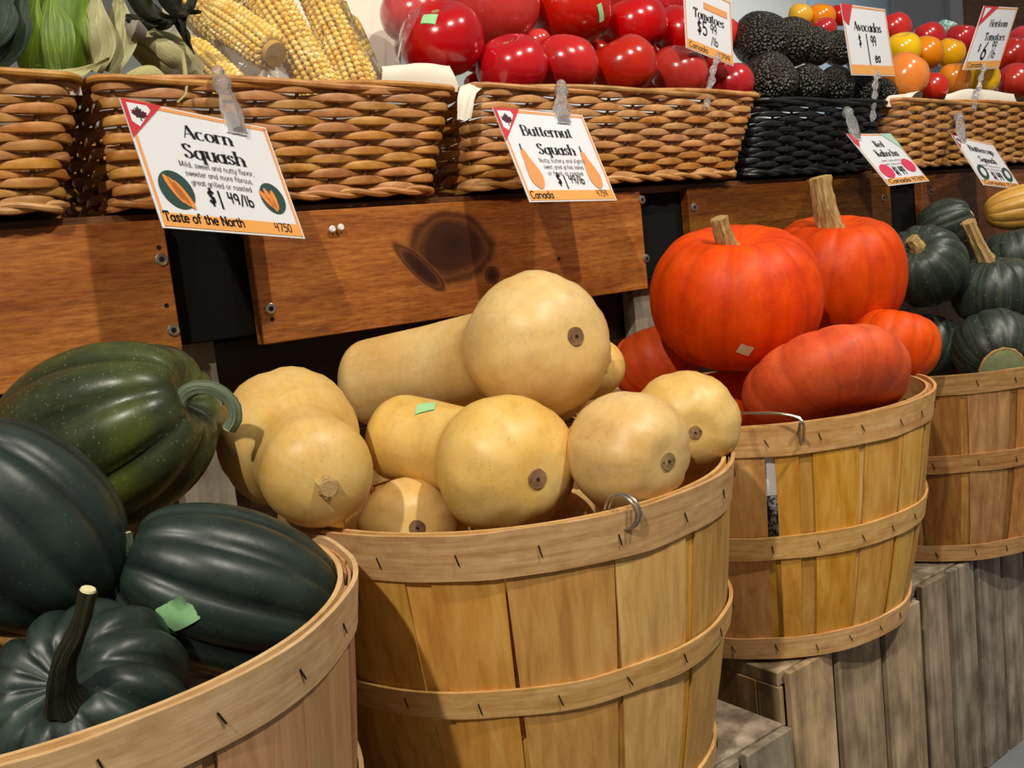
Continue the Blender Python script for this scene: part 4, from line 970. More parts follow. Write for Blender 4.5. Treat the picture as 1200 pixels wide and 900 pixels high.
def leaf(root, name, pts, width, mat, cup=.3, ref=None, nw=7, tipw=.1, wave=.0, label=None):
    """a long blade along pts, cupped across its width"""
    P = smooth_path(pts, 26); ref = ref or FWD; vs = []; st = []; fs = []; n = len(P)
    for i in range(n):
        t = i / (n - 1); T_ = (P[min(i + 1, n - 1)] - P[max(i - 1, 0)]).normalized(); s_ = T_.cross(ref).normalized(); nn = s_.cross(T_)
        w = width * (.55 + .45 * math.sin(PI * min(1, t * 1.3))) * (1 - (1 - tipw) * max(0, t - .55) / .45)
        for j in range(nw):
            x = j / (nw - 1) * 2 - 1; vs.append(P[i] + s_ * (x * w) + nn * (cup * w * (x * x)) + nn * (wave * math.sin(t * 11 + x * 3)) - root.location); st.append((j / (nw - 1), 0, t * 3))
    k = len(vs); vs += [v + Vector((0, .0012, .0004)) for v in vs]; st += st
    for i in range(n - 1):
        for j in range(nw - 1):
            a = i * nw + j; fs.append((a, a + 1, a + nw + 1, a + nw)); b_ = a + k; fs.append((b_, b_ + nw, b_ + nw + 1, b_ + 1))
    return part(name, mesh(name, vs, fs, mat, True, st, None), root, label)
ear = thing('corn_ear', 'green corn ear in its husk in the leftmost wicker basket', 'corn', atY(60, 80, 1.12))
P0 = smooth_path([atY(62, 88, 1.105), atY(66, 60, 1.105), atY(74, 20, 1.11), atY(84, -40, 1.12)], 24)
vs, fs, st, rib = revolve([p - ear.location for p in P0], [.020 + .018 * math.sin(PI * min(1, .12 + i / 26)) for i in range(24)], 24, lambda a, t: (1 + .03 * math.sin(9 * a), 1)); st = [(math.atan2(s_[1], s_[0]) / 6.28, 0, s_[2]) for s_ in st]
part('husk_body', mesh('husk_body', vs, fs, M_HUSK, True, st, rib), ear)
yy = lambda px, py, Y: atY(px, py, Y)
leaf(ear, 'husk_leaf', [yy(66, 88, 1.078), yy(58, 55, 1.066), yy(56, 20, 1.068), yy(64, -25, 1.08)], .024, M_HUSK, .35)
leaf(ear, 'husk_leaf', [yy(100, 84, 1.10), yy(88, 50, 1.076), yy(84, 10, 1.078), yy(84, -25, 1.09)], .016, M_HUSK, .4)
leaf(ear, 'husk_leaf', [yy(30, 84, 1.10), yy(26, 50, 1.08), yy(34, 10, 1.076), yy(48, -25, 1.08)], .018, M_HUSK, .4)
leaf(ear, 'dark_leaf', [yy(-20, 80, 1.09), yy(4, 45, 1.07), yy(20, 10, 1.066), yy(34, -25, 1.07)], .020, M_HUSK_D, .35, label='dark green leaf')
leaf(ear, 'dark_leaf', [yy(-25, 50, 1.07), yy(-8, 30, 1.06), yy(4, 0, 1.06), yy(12, -25, 1.06)], .018, M_HUSK_D, .35, label='dark green leaf')
leaf(ear, 'pale_leaf', [yy(108, 82, 1.080), yy(114, 55, 1.068), yy(110, 25, 1.066), yy(116, -25, 1.07)], .017, M_HUSK_P, .5, wave=.003, label='pale dry husk leaf')
leaf(ear, 'pale_leaf', [yy(126, 84, 1.082), yy(134, 55, 1.075), yy(138, 25, 1.076), yy(140, -25, 1.08)], .018, M_HUSK_P, .5, wave=.003, label='pale dry husk leaf')
leaf(ear, 'pale_leaf', [yy(20, 86, 1.072), yy(50, 90, 1.062), yy(90, 86, 1.058), yy(128, 68, 1.052)], .009, M_HUSK_P, .3, wave=.002, label='pale dry husk leaf')
wl = thing('withered_leaves', 'dark withered leaves and silk drooping over the left corn cobs', 'leaves', yy(190, 20, 1.08))
for k, (q, w) in enumerate((([(150, -20), (170, 8), (190, 18), (205, 20)], .012), ([(235, -15), (222, 5), (212, 18), (226, 60)], .006), ([(165, 0), (185, 22), (200, 26), (214, 18)], .010), ([(185, -20), (200, 0), (214, 12), (236, 14)], .012), ([(148, 20), (165, 26), (180, 28), (196, 27)], .007), ([(205, 22), (214, 36), (222, 52), (228, 64)], .005))):
    leaf(wl, 'leaf', [yy(a, b, 1.062 + .004 * (k % 3)) for a, b in q], w, M_HUSK_K, .5, wave=.003)
hk = thing('corn_ear', 'half peeled corn ear with pale striped husk under the withered leaves', 'corn', yy(170, 75, 1.10))
P0 = smooth_path([yy(232, 88, 1.108), yy(195, 66, 1.108), yy(160, 48, 1.118)], 20)
vs, fs, st, rib = revolve([p - hk.location for p in P0], [.010 + .016 * math.sin(PI * (.1 + .8 * i / 19)) for i in range(20)], 20); st = [(math.atan2(s_[1], s_[0]) / 6.28, 0, s_[2]) for s_ in st]
part('husk_body', mesh('husk_body', vs, fs, M_HUSK_P, True, st, rib), hk)
leaf(hk, 'husk_leaf', [yy(224, 86, 1.085), yy(205, 66, 1.076), yy(180, 50, 1.080), yy(150, 44, 1.09)], .012, M_HUSK_P, .4)
leaf(hk, 'husk_leaf', [yy(150, 90, 1.07), yy(175, 84, 1.062), yy(192, 90, 1.058), yy(200, 96, 1.05)], .008, M_HUSK_P, .3)
leaf(hk, 'husk_tendril', [yy(214, 62, 1.068), yy(217, 84, 1.050), yy(218, 108, 1.030), yy(208, 120, 1.026)], .0022, M_HUSK_P, .2, tipw=.6, label='thin curled tendril')
vs, fs, st, rib = revolve([hk.matrix_world.inverted() @ p - hk.location * 0 if False else p - hk.location for p in (yy(152, 30, 1.075), yy(158, 36, 1.07), yy(166, 38, 1.075))], [.008, .011, .007], 14); part('silk_tuft', mesh('silk_tuft', wobble(vs, .004, 90, 3), fs, M_SILK), hk, 'grey tuft of dried silk')

# ------------------------------------------------------------------ paper liners
def paper(label, pts, seed, drop=.03):
    """crumpled sheet: pts along its top edge, hanging over the rim towards the viewer"""
    P = smooth_path(pts, 24); root = thing('paper_liner', label, 'paper', P[12], 'paper liners in the wicker baskets'); vs = []; fs = []; nj = 9
    for i, p in enumerate(P):
        for j in range(nj):
            t = j / (nj - 1); n1 = noise.noise_vector(Vector((i * .25, t * 2, seed)))
            vs.append(p + Vector((n1.x * .003, .045 * t + n1.y * .004, -drop * t ** 1.3 + .012 * math.sin(PI * t * .7) + n1.z * .004)) - root.location)
    k = len(vs); vs += [v + Vector((0, .0004, -.0006)) for v in vs]
    for i in range(23):
        for j in range(nj - 1):
            a = i * nj + j; fs.append((a, a + 1, a + nj + 1, a + nj)); b_ = a + k; fs.append((b_, b_ + nj, b_ + nj + 1, b_ + 1))
    part('sheet', mesh('sheet', vs, fs, M_PAPER), root)
def drape(label, px_rows, seed):
    """sheet through rows of points (px, py, Y), folded over the rim"""
    rows = [smooth_path([atY(*p) for p in r_], 16) for r_ in px_rows]; root = thing('paper_liner', label, 'paper', rows[0][8], 'paper liners in the wicker baskets'); vs = []; fs = []; nr = len(rows)
    cols = [smooth_path([rows[k][i] for k in range(nr)], 14) for i in range(16)]
    for i in range(16):
        for j in range(14): n1 = noise.noise_vector(Vector((i * .3, j * .3, seed))); vs.append(cols[i][j] + n1 * .0016 - root.location)
    k = len(vs); vs += [v + Vector((0, .0006, 0)) for v in vs]
    for i in range(15):
        for j in range(13): a = i * 14 + j; fs.append((a, a + 1, a + 15, a + 14)); b_ = a + k; fs.append((b_, b_ + 14, b_ + 15, b_ + 1))
    part('sheet', mesh('sheet', vs, fs, M_PAPER), root)
drape('white paper rolled over the rim between the corn and tomato baskets', [[(446, 104, 1.060), (490, 106, 1.060), (540, 108, 1.060)], [(448, 84, 1.060), (490, 80, 1.060), (530, 82, 1.060)], [(446, 78, 1.078), (490, 76, 1.080), (526, 78, 1.085)], [(450, 96, 1.11), (490, 98, 1.11), (524, 100, 1.11)]], 1)
drape('white paper lining behind the bagged corn cobs', [[(190, 112, 1.30), (320, 114, 1.30), (470, 116, 1.30)], [(190, 60, 1.31), (320, 60, 1.31), (470, 62, 1.31)], [(190, 10, 1.33), (320, 10, 1.33), (470, 12, 1.33)], [(190, -30, 1.35), (320, -30, 1.35), (470, -30, 1.35)]], 6)
drape('white paper corner folded down outside the tomato basket left end', [[(536, 140, 1.020), (544, 141, 1.020), (552, 138, 1.020)], [(537, 116, 1.022), (548, 112, 1.022), (560, 108, 1.022)], [(540, 100, 1.040), (560, 96, 1.040), (585, 98, 1.045)], [(545, 108, 1.075), (565, 105, 1.075), (590, 106, 1.08)]], 2)
drape('grey white paper under the green corn husks in the leftmost basket', [[(-30, 110, 1.050), (40, 112, 1.050), (96, 112, 1.050)], [(-30, 92, 1.055), (40, 90, 1.055), (90, 92, 1.055)], [(-30, 84, 1.075), (40, 84, 1.075), (84, 88, 1.075)], [(-30, 96, 1.10), (40, 98, 1.10), (84, 100, 1.10)]], 3)
drape('white crumpled paper at the front rim of the mixed tomato basket', [[(1106, 124, 1.052), (1130, 125, 1.052), (1196, 126, 1.052)], [(1108, 116, 1.052), (1136, 108, 1.052), (1190, 116, 1.052)], [(1110, 110, 1.064), (1138, 104, 1.066), (1188, 110, 1.066)], [(1112, 118, 1.09), (1138, 116, 1.09), (1188, 120, 1.09)]], 4)
drape('small white paper flap between the black basket and the amber tomato', [[(1036, 124, 1.040), (1050, 126, 1.045), (1062, 124, 1.048)], [(1040, 114, 1.045), (1056, 116, 1.048), (1070, 112, 1.050)], [(1046, 112, 1.058), (1062, 110, 1.06), (1080, 106, 1.06)], [(1050, 120, 1.08), (1064, 120, 1.08), (1080, 118, 1.08)]], 5)
net = thing('netted_fruit', 'fruit in blue green netting behind the golden tomato', 'fruit', atY(1108, 38, 1.33))
vs, fs, st, rib = revolve([Vector((0, 0, -.03 * math.cos(PI * t))) for t in [.03 + .94 * i / 11 for i in range(12)]], [.032 * math.sin(PI * (.03 + .94 * i / 11)) for i in range(12)], 20)
M_NET = NT('teal_netting', .4); vo = M_NET.n('TexVoronoi'); M_NET.l(M_NET.co(), vo.inputs['Vector']); vo.inputs['Scale'].default_value = 160; M_NET.col(M_NET.ramp(vo.outputs['Distance'], [(.2, '#dfe9e6'), (.5, '#6fae9f')])); M_NET.bump(vo.outputs['Distance'], .6, .003)
part('net_body', mesh('net_body', wobble(vs, .006, 40, 2), fs, M_NET.m, True, st, rib), net)
part('net_tail', tube('net_tail', smooth_path([Vector((0, 0, .0)), RIGHT * .03 + DOWN * .004 - FWD * .01, RIGHT * .055 + DOWN * .03 - FWD * .01], 16), [.014 - .0006 * i for i in range(16)], M_NET.m, 10), net)

# ------------------------------------------------------------------ price cards
def El(cx, cy, rx, ry, a0, a1, n=14):
    return [(cx + rx * math.cos(math.radians(a0 + (a1 - a0) * i / n)), cy + ry * math.sin(math.radians(a0 + (a1 - a0) * i / n))) for i in range(n + 1)]
XH = .64
G = {
 'A': (.74, [('h', [(.04, 0), (.36, 1)]), ('t', [(.36, 1), (.68, 0)]), [(.15, .34), (.56, .34)]]),
 'B': (.70, [[(.12, 0), (.12, 1)], [(.12, 1), (.34, 1)] + El(.34, .76, .24, .24, 90, -90) + [(.12, .52)], [(.34, .52)] + El(.36, .26, .28, .26, 90, -90) + [(.12, 0)]]),
 'C': (.74, [El(.38, .5, .34, .5, 45, 315)]),
 'H': (.80, [[(.12, 0), (.12, 1)], [(.66, 0), (.66, 1)], [(.12, .52), (.66, .52)]]),
 'K': (.76, [[(.12, 0), (.12, 1)], ('h', [(.14, .40), (.62, 1)]), ('t', [(.28, .58), (.68, 0)])]),
 'M': (.92, [('h', [(.1, 0), (.1, 1)]), ('t', [(.1, 1), (.44, .1)]), ('h', [(.44, .1), (.78, 1)]), [(.78, 1), (.78, 0)]]),
 'N': (.80, [('h', [(.1, 0), (.1, 1)]), ('t', [(.1, 1), (.66, 0)]), ('h', [(.66, 0), (.66, 1)])]),
 'R': (.74, [[(.12, 0), (.12, 1)], [(.12, 1), (.34, 1)] + El(.34, .75, .24, .25, 90, -90) + [(.12, .5)], ('t', [(.34, .5), (.66, 0)])]),
 'S': (.62, [[(.52, .80), (.46, .94), (.30, 1.0), (.14, .94), (.09, .78), (.18, .62), (.40, .46), (.52, .30), (.50, .12), (.32, 0), (.14, .05), (.06, .22)]]),
 'T': (.70, [[(.34, 0), (.34, 1)], [(.04, .80), (.06, 1), (.62, 1), (.64, .80)]]),
 'a': (.62, [El(.27, .3, .23, .30, 0, 360), [(.52, 0), (.52, XH)]]),
 'b': (.64, [[(.1, 0), (.1, 1)], El(.34, .3, .24, .31, 0, 360)]),
 'c': (.56, [El(.3, .31, .26, .32, 50, 310)]),
 'd': (.66, [El(.28, .3, .24, .31, 0, 360), [(.54, 0), (.54, 1)]]),
 'e': (.60, [El(.3, .31, .26, .32, 5, 318), [(.05, .34), (.55, .34)]]),
 'f': (.42, [[(.18, 0), (.18, .82)], El(.34, .82, .16, .18, 180, 50), [(.03, XH), (.38, XH)]]),
 'g': (.62, [El(.27, .32, .23, .30, 0, 360), [(.52, XH), (.52, -.12)], El(.28, -.12, .24, .17, 0, -150)]),
 'h': (.66, [[(.1, 0), (.1, 1)], El(.33, .38, .22, .26, 180, 0), [(.55, .38), (.55, 0)]]),
 'i': (.28, [[(.12, 0), (.12, XH)], [(.09, .88), (.15, .88)]]),
 'k': (.62, [[(.1, 0), (.1, 1)], ('h', [(.12, .25), (.48, XH)]), ('t', [(.24, .38), (.56, 0)])]),
 'l': (.28, [[(.12, 0), (.12, 1)]]),
 'm': (.98, [[(.1, 0), (.1, XH)], El(.28, .40, .18, .24, 180, 0), [(.46, .4), (.46, 0)], El(.64, .40, .18, .24, 180, 0), [(.82, .4), (.82, 0)]]),
 'n': (.66, [[(.1, 0), (.1, XH)], El(.33, .38, .22, .26, 180, 0), [(.55, .38), (.55, 0)]]),
 'o': (.60, [El(.3, .31, .26, .32, 0, 360)]),
 'p': (.64, [[(.1, XH), (.1, -.3)], El(.34, .3, .24, .31, 0, 360)]),
 'q': (.66, [El(.28, .3, .24, .31, 0, 360), [(.54, XH), (.54, -.3)]]),
 'r': (.46, [[(.1, 0), (.1, XH)], El(.28, .42, .18, .22, 180, 45)]),
 's': (.50, [[(.42, .50), (.34, .62), (.20, .63), (.09, .54), (.12, .40), (.28, .32), (.42, .22), (.42, .08), (.28, 0), (.12, .02), (.06, .14)]]),
 't': (.40, [[(.17, .86), (.17, .14)], El(.30, .14, .13, .14, 180, 310), [(.03, XH), (.36, XH)]]),
 'u': (.66, [[(.1, XH), (.1, .24)], El(.32, .24, .22, .24, 180, 360), [(.54, XH), (.54, 0)]]),
 'v': (.56, [('t', [(.04, XH), (.28, 0)]), ('h', [(.28, 0), (.52, XH)])]),
 'w': (.84, [('t', [(.04, XH), (.24, 0)]), ('h', [(.24, 0), (.42, XH)]), ('t', [(.42, XH), (.62, 0)]), ('h', [(.62, 0), (.80, XH)])]),
 'y': (.56, [('t', [(.04, XH), (.28, 0)]), ('h', [(.54, XH), (.20, -.28), (.06, -.28)])]),
 '0': (.62, [El(.3, .5, .24, .5, 90, 450)]), '1': (.26, [[(.12, 1), (.12, -.1)]]),
 '4': (.64, [[(.10, 1), (.08, .48), (.52, .50)], [(.48, 1.0), (.44, 0)]]),
 '5': (.60, [[(.52, 1), (.14, 1), (.12, .58)] + El(.28, .32, .26, .30, 120, -140)]),
 '6': (.60, [[(.44, 1), (.20, .62), (.09, .32)] + El(.30, .28, .22, .27, 180, 530)]),
 '7': (.58, [[(.04, .98), (.52, 1), (.24, 0)]]), '9': (.60, [El(.28, .70, .22, .28, 0, 360), [(.50, .72), (.42, 0)]]),
 '$': (.60, [[(.48, .78), (.30, .90), (.12, .76), (.20, .56), (.42, .42), (.44, .20), (.26, .08), (.08, .22)], [(.28, 1.08), (.28, -.10)]]),
 '/': (.50, [[(.06, -.12), (.44, 1.05)]]), ',': (.24, [[(.12, .06), (.06, -.14)]]), '.': (.2, [[(.07, .03), (.13, .03)]]),
}
def line_width(txt, track=.05): return sum((G[c][0] if c in G else .35) + track for c in txt) - track
class Card:
    def __init__(s, label, tl, tr, bl, group='price cards on clear clips', name='price_card'):
        s.o = Vector(tl); s.W = Vector(tr) - s.o; s.Hh = Vector(bl) - s.o; s.n = s.W.cross(s.Hh).normalized()
        if s.n.dot(s.o - CAM) > 0: s.n = -s.n
        s.root = thing(name, label, 'price sign', s.o + s.W * .5, group); s.asp = s.W.length / s.Hh.length; s.lay = 0
        vs = []; e = .0006
        for k in (e, -e): vs += [s.at(u, v) + s.n * (k - .0002) for u, v in ((0, 0), (1, 0), (1, 1), (0, 1))]
        part('card', mesh('card', vs, [(0, 1, 2, 3), (7, 6, 5, 4), (0, 4, 5, 1), (1, 5, 6, 2), (2, 6, 7, 3), (3, 7, 4, 0)], M_CARD, False), s.root)
    def at(s, u, v, k=0): return s.o + s.W * u + s.Hh * v + s.n * k - s.root.location
    def poly(s, name, pts, mat, lift=1, label=None, parent=None):
        k = .0006 + .00022 * lift; vs = [s.at(u, v, k) for u, v in pts]; m = len(vs); cx = sum(p[0] for p in pts) / m; cy = sum(p[1] for p in pts) / m
        vs.append(s.at(cx, cy, k)); return part(name, mesh(name, vs, [(i, (i + 1) % m, m) for i in range(m)], mat, False), parent or s.root, label)
    def strips(s, name, quads, mat, lift, label=None):
        vs = []; fs = []; k = .0006 + .00022 * lift
        for q in quads: b0 = len(vs); vs += [s.at(u, v, k) for u, v in q]; fs.append((b0, b0 + 1, b0 + 2, b0 + 3))
        return part(name, mesh(name, vs, fs, mat, False), s.root, label)
    def text(s, txt, u, v, h, style='serif', fit=None, mat=None, lift=3, slope=0.0, wt=1.0, name='lettering', shear=0.0):
        """text with its baseline at (u, v), capital height h (fraction of the card height)"""
        quads = []; sx = h / s.asp
        if fit: sx = fit / line_width(txt)
        x = 0.0; st_, ha = (.20, .045) if style == 'serif' else ((.13, .13) if style == 'pen' else (.09, .09))
        st_ *= wt; ha *= wt
        for c in txt:
            if c not in G: x += .40; continue
            adv, strokes = G[c]
            for sk in strokes:
                force = None
                if isinstance(sk, tuple) and isinstance(sk[0], str): force, sk = sk
                ext = sk
                for (x0, y0), (x1, y1) in zip(ext, ext[1:]):
                    dx, dy = x1 - x0, y1 - y0; l = math.hypot(dx, dy)
                    if l < 1e-6: continue
                    dx /= l; dy /= l
                    w = ha + (st_ - ha) * abs(dy) ** 2.2
                    if force == 'h': w = ha * 1.3
                    if force == 't': w = st_
                    e = w * .25 if style != 'serif' else 0.0
                    px, py = -dy * w / 2, dx * w / 2
                    quads.append([(x + a, b) for a, b in ((x0 - dx * e + px, y0 - dy * e + py), (x0 - dx * e - px, y0 - dy * e - py), (x1 + dx * e - px, y1 + dy * e - py), (x1 + dx * e + px, y1 + dy * e + py))])
                if style == 'serif' and len(sk) == 2 and abs(sk[0][0] - sk[1][0]) < .01 and abs(sk[0][1] - sk[1][1]) > .3:
                    for (qx, qy) in sk: quads.append([(x + a, b) for a, b in ((qx - .15, qy - .025), (qx + .15, qy - .025), (qx + .15, qy + .025), (qx - .15, qy + .025))])
            x += adv + .05
        out = [[(u + (a + b * shear) * sx, v - b * h + slope * a * sx) for a, b in q] for q in quads]
        return s.strips(name, out, mat or M_INK, lift)
    def border(s, w=.022, bottom=.12, foot=None):
        a = w / s.asp * 1.2
        s.strips('printed_border', [[(.012, .012), (.988, .012), (.988, .012 + w * 1.3), (.012, .012 + w * 1.3)], [(.012, .012), (.012 + a, .012), (.012 + a, .99), (.012, .99)], [(.988 - a, .012), (.988, .012), (.988, .99), (.988 - a, .99)]], M_ORANGE, 1)
        s.strips('printed_footer', [[(.012, 1 - bottom), (.988, 1 - bottom), (.988, .985), (.012, .985)]], foot or M_ORANGE2, 2)
    def corner(s, w=.25, h=.31, leafmat=None):
        s.poly('printed_corner', [(0, 0), (w, 0), (0, h)], M_RED, 3, 'red printed corner')
        s.poly('printed_corner_patch', [(w * .10, h * .09), (w * .60, h * .08), (w * .66, h * .20), (w * .26, h * .68), (w * .10, h * .58)], M_CARD, 4)
        L = [(0, -1), (.18, -.62), (.42, -.72), (.36, -.28), (.62, -.48), (.72, -.28), (.98, -.32), (.86, -.02), (1, .12), (.50, .46), (.54, .62), (.08, .54), (.10, 1), (-.10, 1), (-.08, .54), (-.54, .62), (-.50, .46), (-1, .12), (-.86, -.02), (-.98, -.32), (-.72, -.28), (-.62, -.48), (-.36, -.28), (-.42, -.72), (-.18, -.62)]
        s.poly('printed_leaf', [(w * .34 + a * w * .20, h * .34 + b * h * .20) for a, b in L], leafmat or M_MAROON, 5, 'dark maple leaf')
    def ell(s, name, cu, cv, ru, rv, ang, mat, lift, a0=0, a1=360, label=None, shape=None, parent=None):
        pts = []
        for i in range(28):
            t = math.radians(a0 + (a1 - a0) * i / 27.0) if a1 - a0 < 360 else 2 * PI * i / 28; x, y = math.cos(t), math.sin(t)
            if shape: x *= shape(y)
            x *= ru * s.asp; y *= rv; X_ = x * math.cos(ang) - y * math.sin(ang); Y_ = x * math.sin(ang) + y * math.cos(ang); pts.append((cu + X_ / s.asp, cv + Y_))
        return s.poly(name, pts, mat, lift, label, parent)
    def clip(s, u, rim):
        """clear plastic clip from the card's top edge up to the basket rim point"""
        a = s.at(u, .06); b = Vector(rim) - s.root.location; ax = (b - a); L = ax.length; ax.normalize(); side = s.W.normalized()
        P = [a - ax * .004 - s.n * .0, a.lerp(b, .35), a.lerp(b, .75), b]; P = [p + s.n * .004 for p in P]
        o = part('clip', tube('clip', smooth_path(P, 14), [.0070, .0076, .0084, .0092, .0098, .0100, .0098, .0092, .0082, .0072, .0066, .0064, .0062, .0060], M_CLIP, 8, lambda t, q: (1 + .25 * math.cos(4 * t), 1)), s.root, 'clear plastic clip')
        for off, rr in ((.0, .0105), (.014, .0072)):
            c = b + ax * off + s.n * .003; cs = [c + ax * (-rr * math.cos(PI * t)) for t in [.05 + .9 * k / 8 for k in range(9)]]
            vs, fs, st, rib = revolve(cs, [rr * math.sin(PI * (.05 + .9 * k / 8)) for k in range(9)], 14); part('clip_knob', mesh('clip_knob', vs, fs, M_CLIP, True, st, rib), o)
        vs = []; c = s.at(u, .0)
        for (du, dv) in ((-.012, -.008), (.012, -.008), (.014, .016), (-.014, .016)):
            for k in (.0016, .0036): vs.append(c + side * du + s.Hh.normalized() * dv + s.n * k)
        part('clip_jaw', mesh('clip_jaw', vs, [(1, 3, 5, 7), (6, 4, 2, 0), (0, 2, 3, 1), (2, 4, 5, 3), (4, 6, 7, 5), (6, 0, 1, 7)], M_CLIP, False), o)
    def stalk(s, u, foot):
        """clear jointed stalk from the card's lower edge down to the rim"""
        a = s.at(u, .93, .003); b = Vector(foot) - s.root.location; n = 5; o = None
        for k in range(n):
            p, q = a.lerp(b, k / n), a.lerp(b, (k + .92) / n); m = p.lerp(q, .5) + s.W.normalized() * (.002 * (-1) ** k)
            me = tube('clip_stalk', [p, p.lerp(m, .6), m, m.lerp(q, .4), q], [.0035, .0055, .0062, .0055, .0035], M_CLIP, 8)
            if o is None: o = part('clip_stalk', me, s.root, 'clear plastic stalk')
            else: part('stalk_joint', me, o)

# acorn card
c = Card('white orange-edged card reading Acorn Squash, clipped to the corn basket', atY(140, 115, .960), atY(311, 150, 1.024), atY(191, 267, .912))
c.border(); c.corner(); c.text('Acorn', .335, .235, .105, fit=.345); c.text('Squash', .295, .405, .115, fit=.43)
for k, tx in enumerate(('Mild, sweet and nutty flavor,', 'sweeter and more fibrous,', 'great grilled or roasted')): c.text(tx, .24 + .02 * k, .485 + .072 * k, .045, 'thin', fit=.52 - .05 * k)
c.text('$', .36, .775, .12, 'pen', wt=1.3); c.text('1', .43, .79, .13, 'pen'); c.text('49/lb', .50, .745, .085, 'pen', wt=1.2, slope=.1)
c.text('Taste of the North', .025, .945, .072, 'pen', fit=.53, wt=1.5); c.text('4750', .78, .955, .070, 'pen', wt=1.1)
p = c.ell('printed_squash', .165, .69, .105, .155, -.55, M_TEAL, 3, label='printed acorn squash half')
for k in range(3): c.ell('printed_flesh', .175 + .028 * (k - 1), .705 + .02 * (k - 1), .022, .125, -.50, M_CARROT, 4, parent=None)
p = c.ell('printed_squash', .845, .665, .092, .135, -.25, M_TEAL, 3, label='printed acorn squash half')
for k in range(3): c.ell('printed_flesh', .822 + .030 * (k - 1), .68, .020, .105 - .02 * abs(k - 1), -.35 + .3 * (k - 1), M_CARROT, 4)
c.clip(.74, atY(258, 100, 1.020))
# butternut card
c = Card('white orange-edged card reading Butternut Squash, clipped to the tomato basket', atY(577, 126, .970), atY(682, 135, 1.002), atY(621, 237, .926))
c.border(); c.corner(.27, .36); c.text('Butternut', .20, .285, .11, fit=.56); c.text('Squash', .30, .485, .115, fit=.42)
for k, tx in enumerate(('Nutty, buttery, and slightly', 'sweet, great grilled, baked,', 'or fried, or roasted')): c.text(tx, .27 + .02 * k, .575 + .070 * k, .045, 'thin', fit=.52 - .06 * k)
c.text('$', .38, .82, .12, 'pen', wt=1.2); c.text('1', .46, .85, .13, 'pen'); c.text('49/lb', .52, .795, .085, 'pen', fit=.17, wt=1.1, slope=.1)
c.text('Canada', .03, .965, .075, 'pen', fit=.24, wt=1.3); c.text('4759', .78, .955, .070, 'pen', wt=1.1)
pear = lambda y: .74 + .26 * max(-1, min(1, y * 2.2))
for cu in (.155, .825):
    c.ell('printed_squash', cu, .645, .082, .225, -.20, M_PEACH, 3, label='printed butternut squash', shape=pear); c.strips('printed_stem', [[(cu - .035, .38), (cu - .022, .38), (cu - .026, .45), (cu - .042, .45)]], M_TEAL, 3)
c.clip(.72, atY(656, 108, 1.018))
# kabocha card
c = Card('small white card with two pink squash reading Red Kabocha, under the black basket', atY(992, 157, .970), atY(1043, 157, 1.018), atY(1042, 218, .906))
c.border(.02, .12); c.poly('printed_corner', [(.72, 0), (1, 0), (1, .34)], M_MINT, 3, 'pale green printed corner'); c.poly('printed_corner', [(0, 0), (.2, 0), (.05, .26), (0, .2)], M_RED, 3, 'red printed corner')
c.text('Red', .40, .27, .12, fit=.20); c.text('Kabocha', .27, .46, .13, fit=.50)
for k in range(2): c.text('sweet, nutty and firm', .26, .56 + .07 * k, .04, 'thin', fit=.46)
c.text('$1 49', .36, .82, .15, 'pen', fit=.26, wt=1.3); c.text('Canada 4769', .06, .965, .075, 'pen', fit=.86, wt=1.2)
for cu, cv in ((.20, .74), (.80, .66)): c.ell('printed_squash', cu, cv, .135, .135, 0, M_PINK, 3, label='printed pink squash')
c.clip(.12, atY(992, 134, 1.030))
# buttercup card
c = Card('small white card with two dark squash reading Buttercup Squash, rightmost', atY(1115, 158, .970), atY(1163, 169, 1.018), atY(1153, 217, .914))
c.border(.02, .12); c.corner(.2, .28); c.text('Buttercup', .22, .28, .12, fit=.60); c.text('Squash', .31, .49, .12, fit=.42)
for k in range(2): c.text('sweet, nutty and firm', .28, .58 + .07 * k, .04, 'thin', fit=.46)
c.text('$1 49', .38, .84, .15, 'pen', fit=.26, wt=1.2); c.text('Canada 4769', .06, .965, .075, 'pen', fit=.86)
for cu, cv in ((.19, .72), (.82, .70)): c.ell('printed_squash', cu, cv, .125, .15, -.2, M_TEAL, 3, label='printed dark squash'); c.ell('printed_flesh', cu, cv, .06, .08, -.2, M_CARD, 4)
c.clip(.16, atY(1122, 140, 1.020))
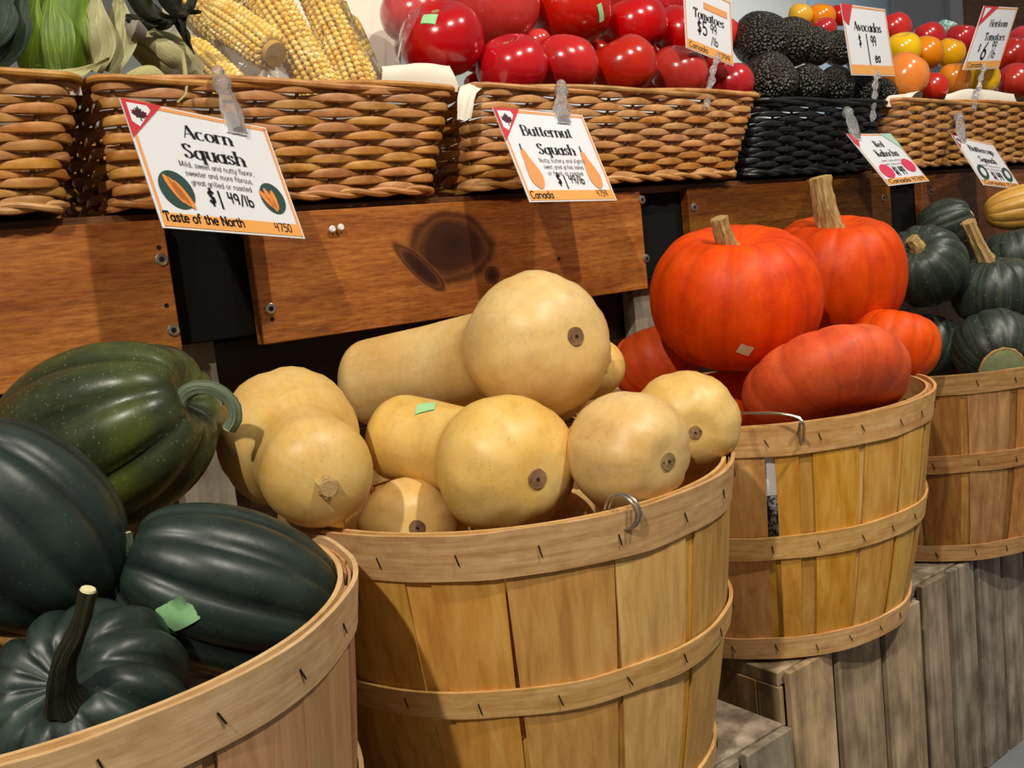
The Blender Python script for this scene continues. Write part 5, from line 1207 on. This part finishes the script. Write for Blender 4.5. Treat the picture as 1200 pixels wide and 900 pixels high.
# upright cards
c = Card('upright white Tomatoes card with orange footer, cut by the photo top', atY(800, -24, 1.052), atY(856, 2, 1.060), atY(804, 56, 1.052), 'upright price cards on clear stalks')
c.border(.02, .15); c.strips('printed_band', [[(.40, .20), (.9, .20), (.9, .30), (.40, .30)]], M_ORANGE, 2); c.text('Tomatoes', .18, .47, .13, fit=.64); c.text('$5', .24, .70, .20, 'pen', wt=.9); c.text('99', .52, .62, .13, 'pen', wt=.9); c.text('/lb', .52, .80, .12, 'pen', wt=.9); c.text('Canada', .06, .96, .08, 'pen', fit=.38); c.text('4799', .64, .96, .08, 'pen', fit=.28)
c.stalk(.62, atY(826, 128, 1.020))
c = Card('upright white Avocados card with red corner, between avocados and tomatoes', atY(985, 4, 1.052), atY(1037, 11, 1.075), atY(998, 88, 1.048), 'upright price cards on clear stalks')
c.border(.02, .15); c.poly('printed_corner', [(0, 0), (.24, 0), (.10, .30), (0, .22)], M_RED, 3, 'red printed corner'); c.text('Avocados', .20, .36, .13, fit=.62); c.text('$', .26, .58, .16, 'pen'); c.text('1', .42, .80, .40, 'pen', wt=.5); c.text('99', .54, .56, .14, 'pen', wt=1.1); c.text('ea', .58, .80, .14, 'pen', wt=1.1); c.text('Mexico', .06, .96, .08, 'pen', fit=.30) if 'x' in G else None; c.text('4225', .70, .96, .08, 'pen', fit=.24) if '2' in G else None
c.stalk(.55, atY(1022, 142, 1.030))
c = Card('tilted upright white Heirloom Tomatoes card at the right', atY(1153, 7, 1.045), atY(1193, 9, 1.055), atY(1128, 82, 1.050), 'upright price cards on clear stalks')
c.border(.02, .13); c.poly('printed_corner', [(0, 0), (.42, 0), (.02, .32), (0, .32)], M_RED, 3, 'red printed corner'); c.poly('printed_corner_patch', [(.05, .03), (.22, .03), (.05, .2)], M_CARD, 4)
c.text('Heirloom', .32, .32, .11, fit=.52); c.text('Tomatoes', .30, .54, .12, fit=.58); c.text('$', .22, .72, .12, 'pen'); c.text('6', .34, .84, .26, 'pen', wt=1.1); c.text('99', .58, .68, .12, 'pen'); c.text('/lb', .58, .82, .12, 'pen'); c.text('Canada', .08, .965, .075, 'pen', fit=.4)
c.stalk(.52, atY(1140, 130, 1.020))
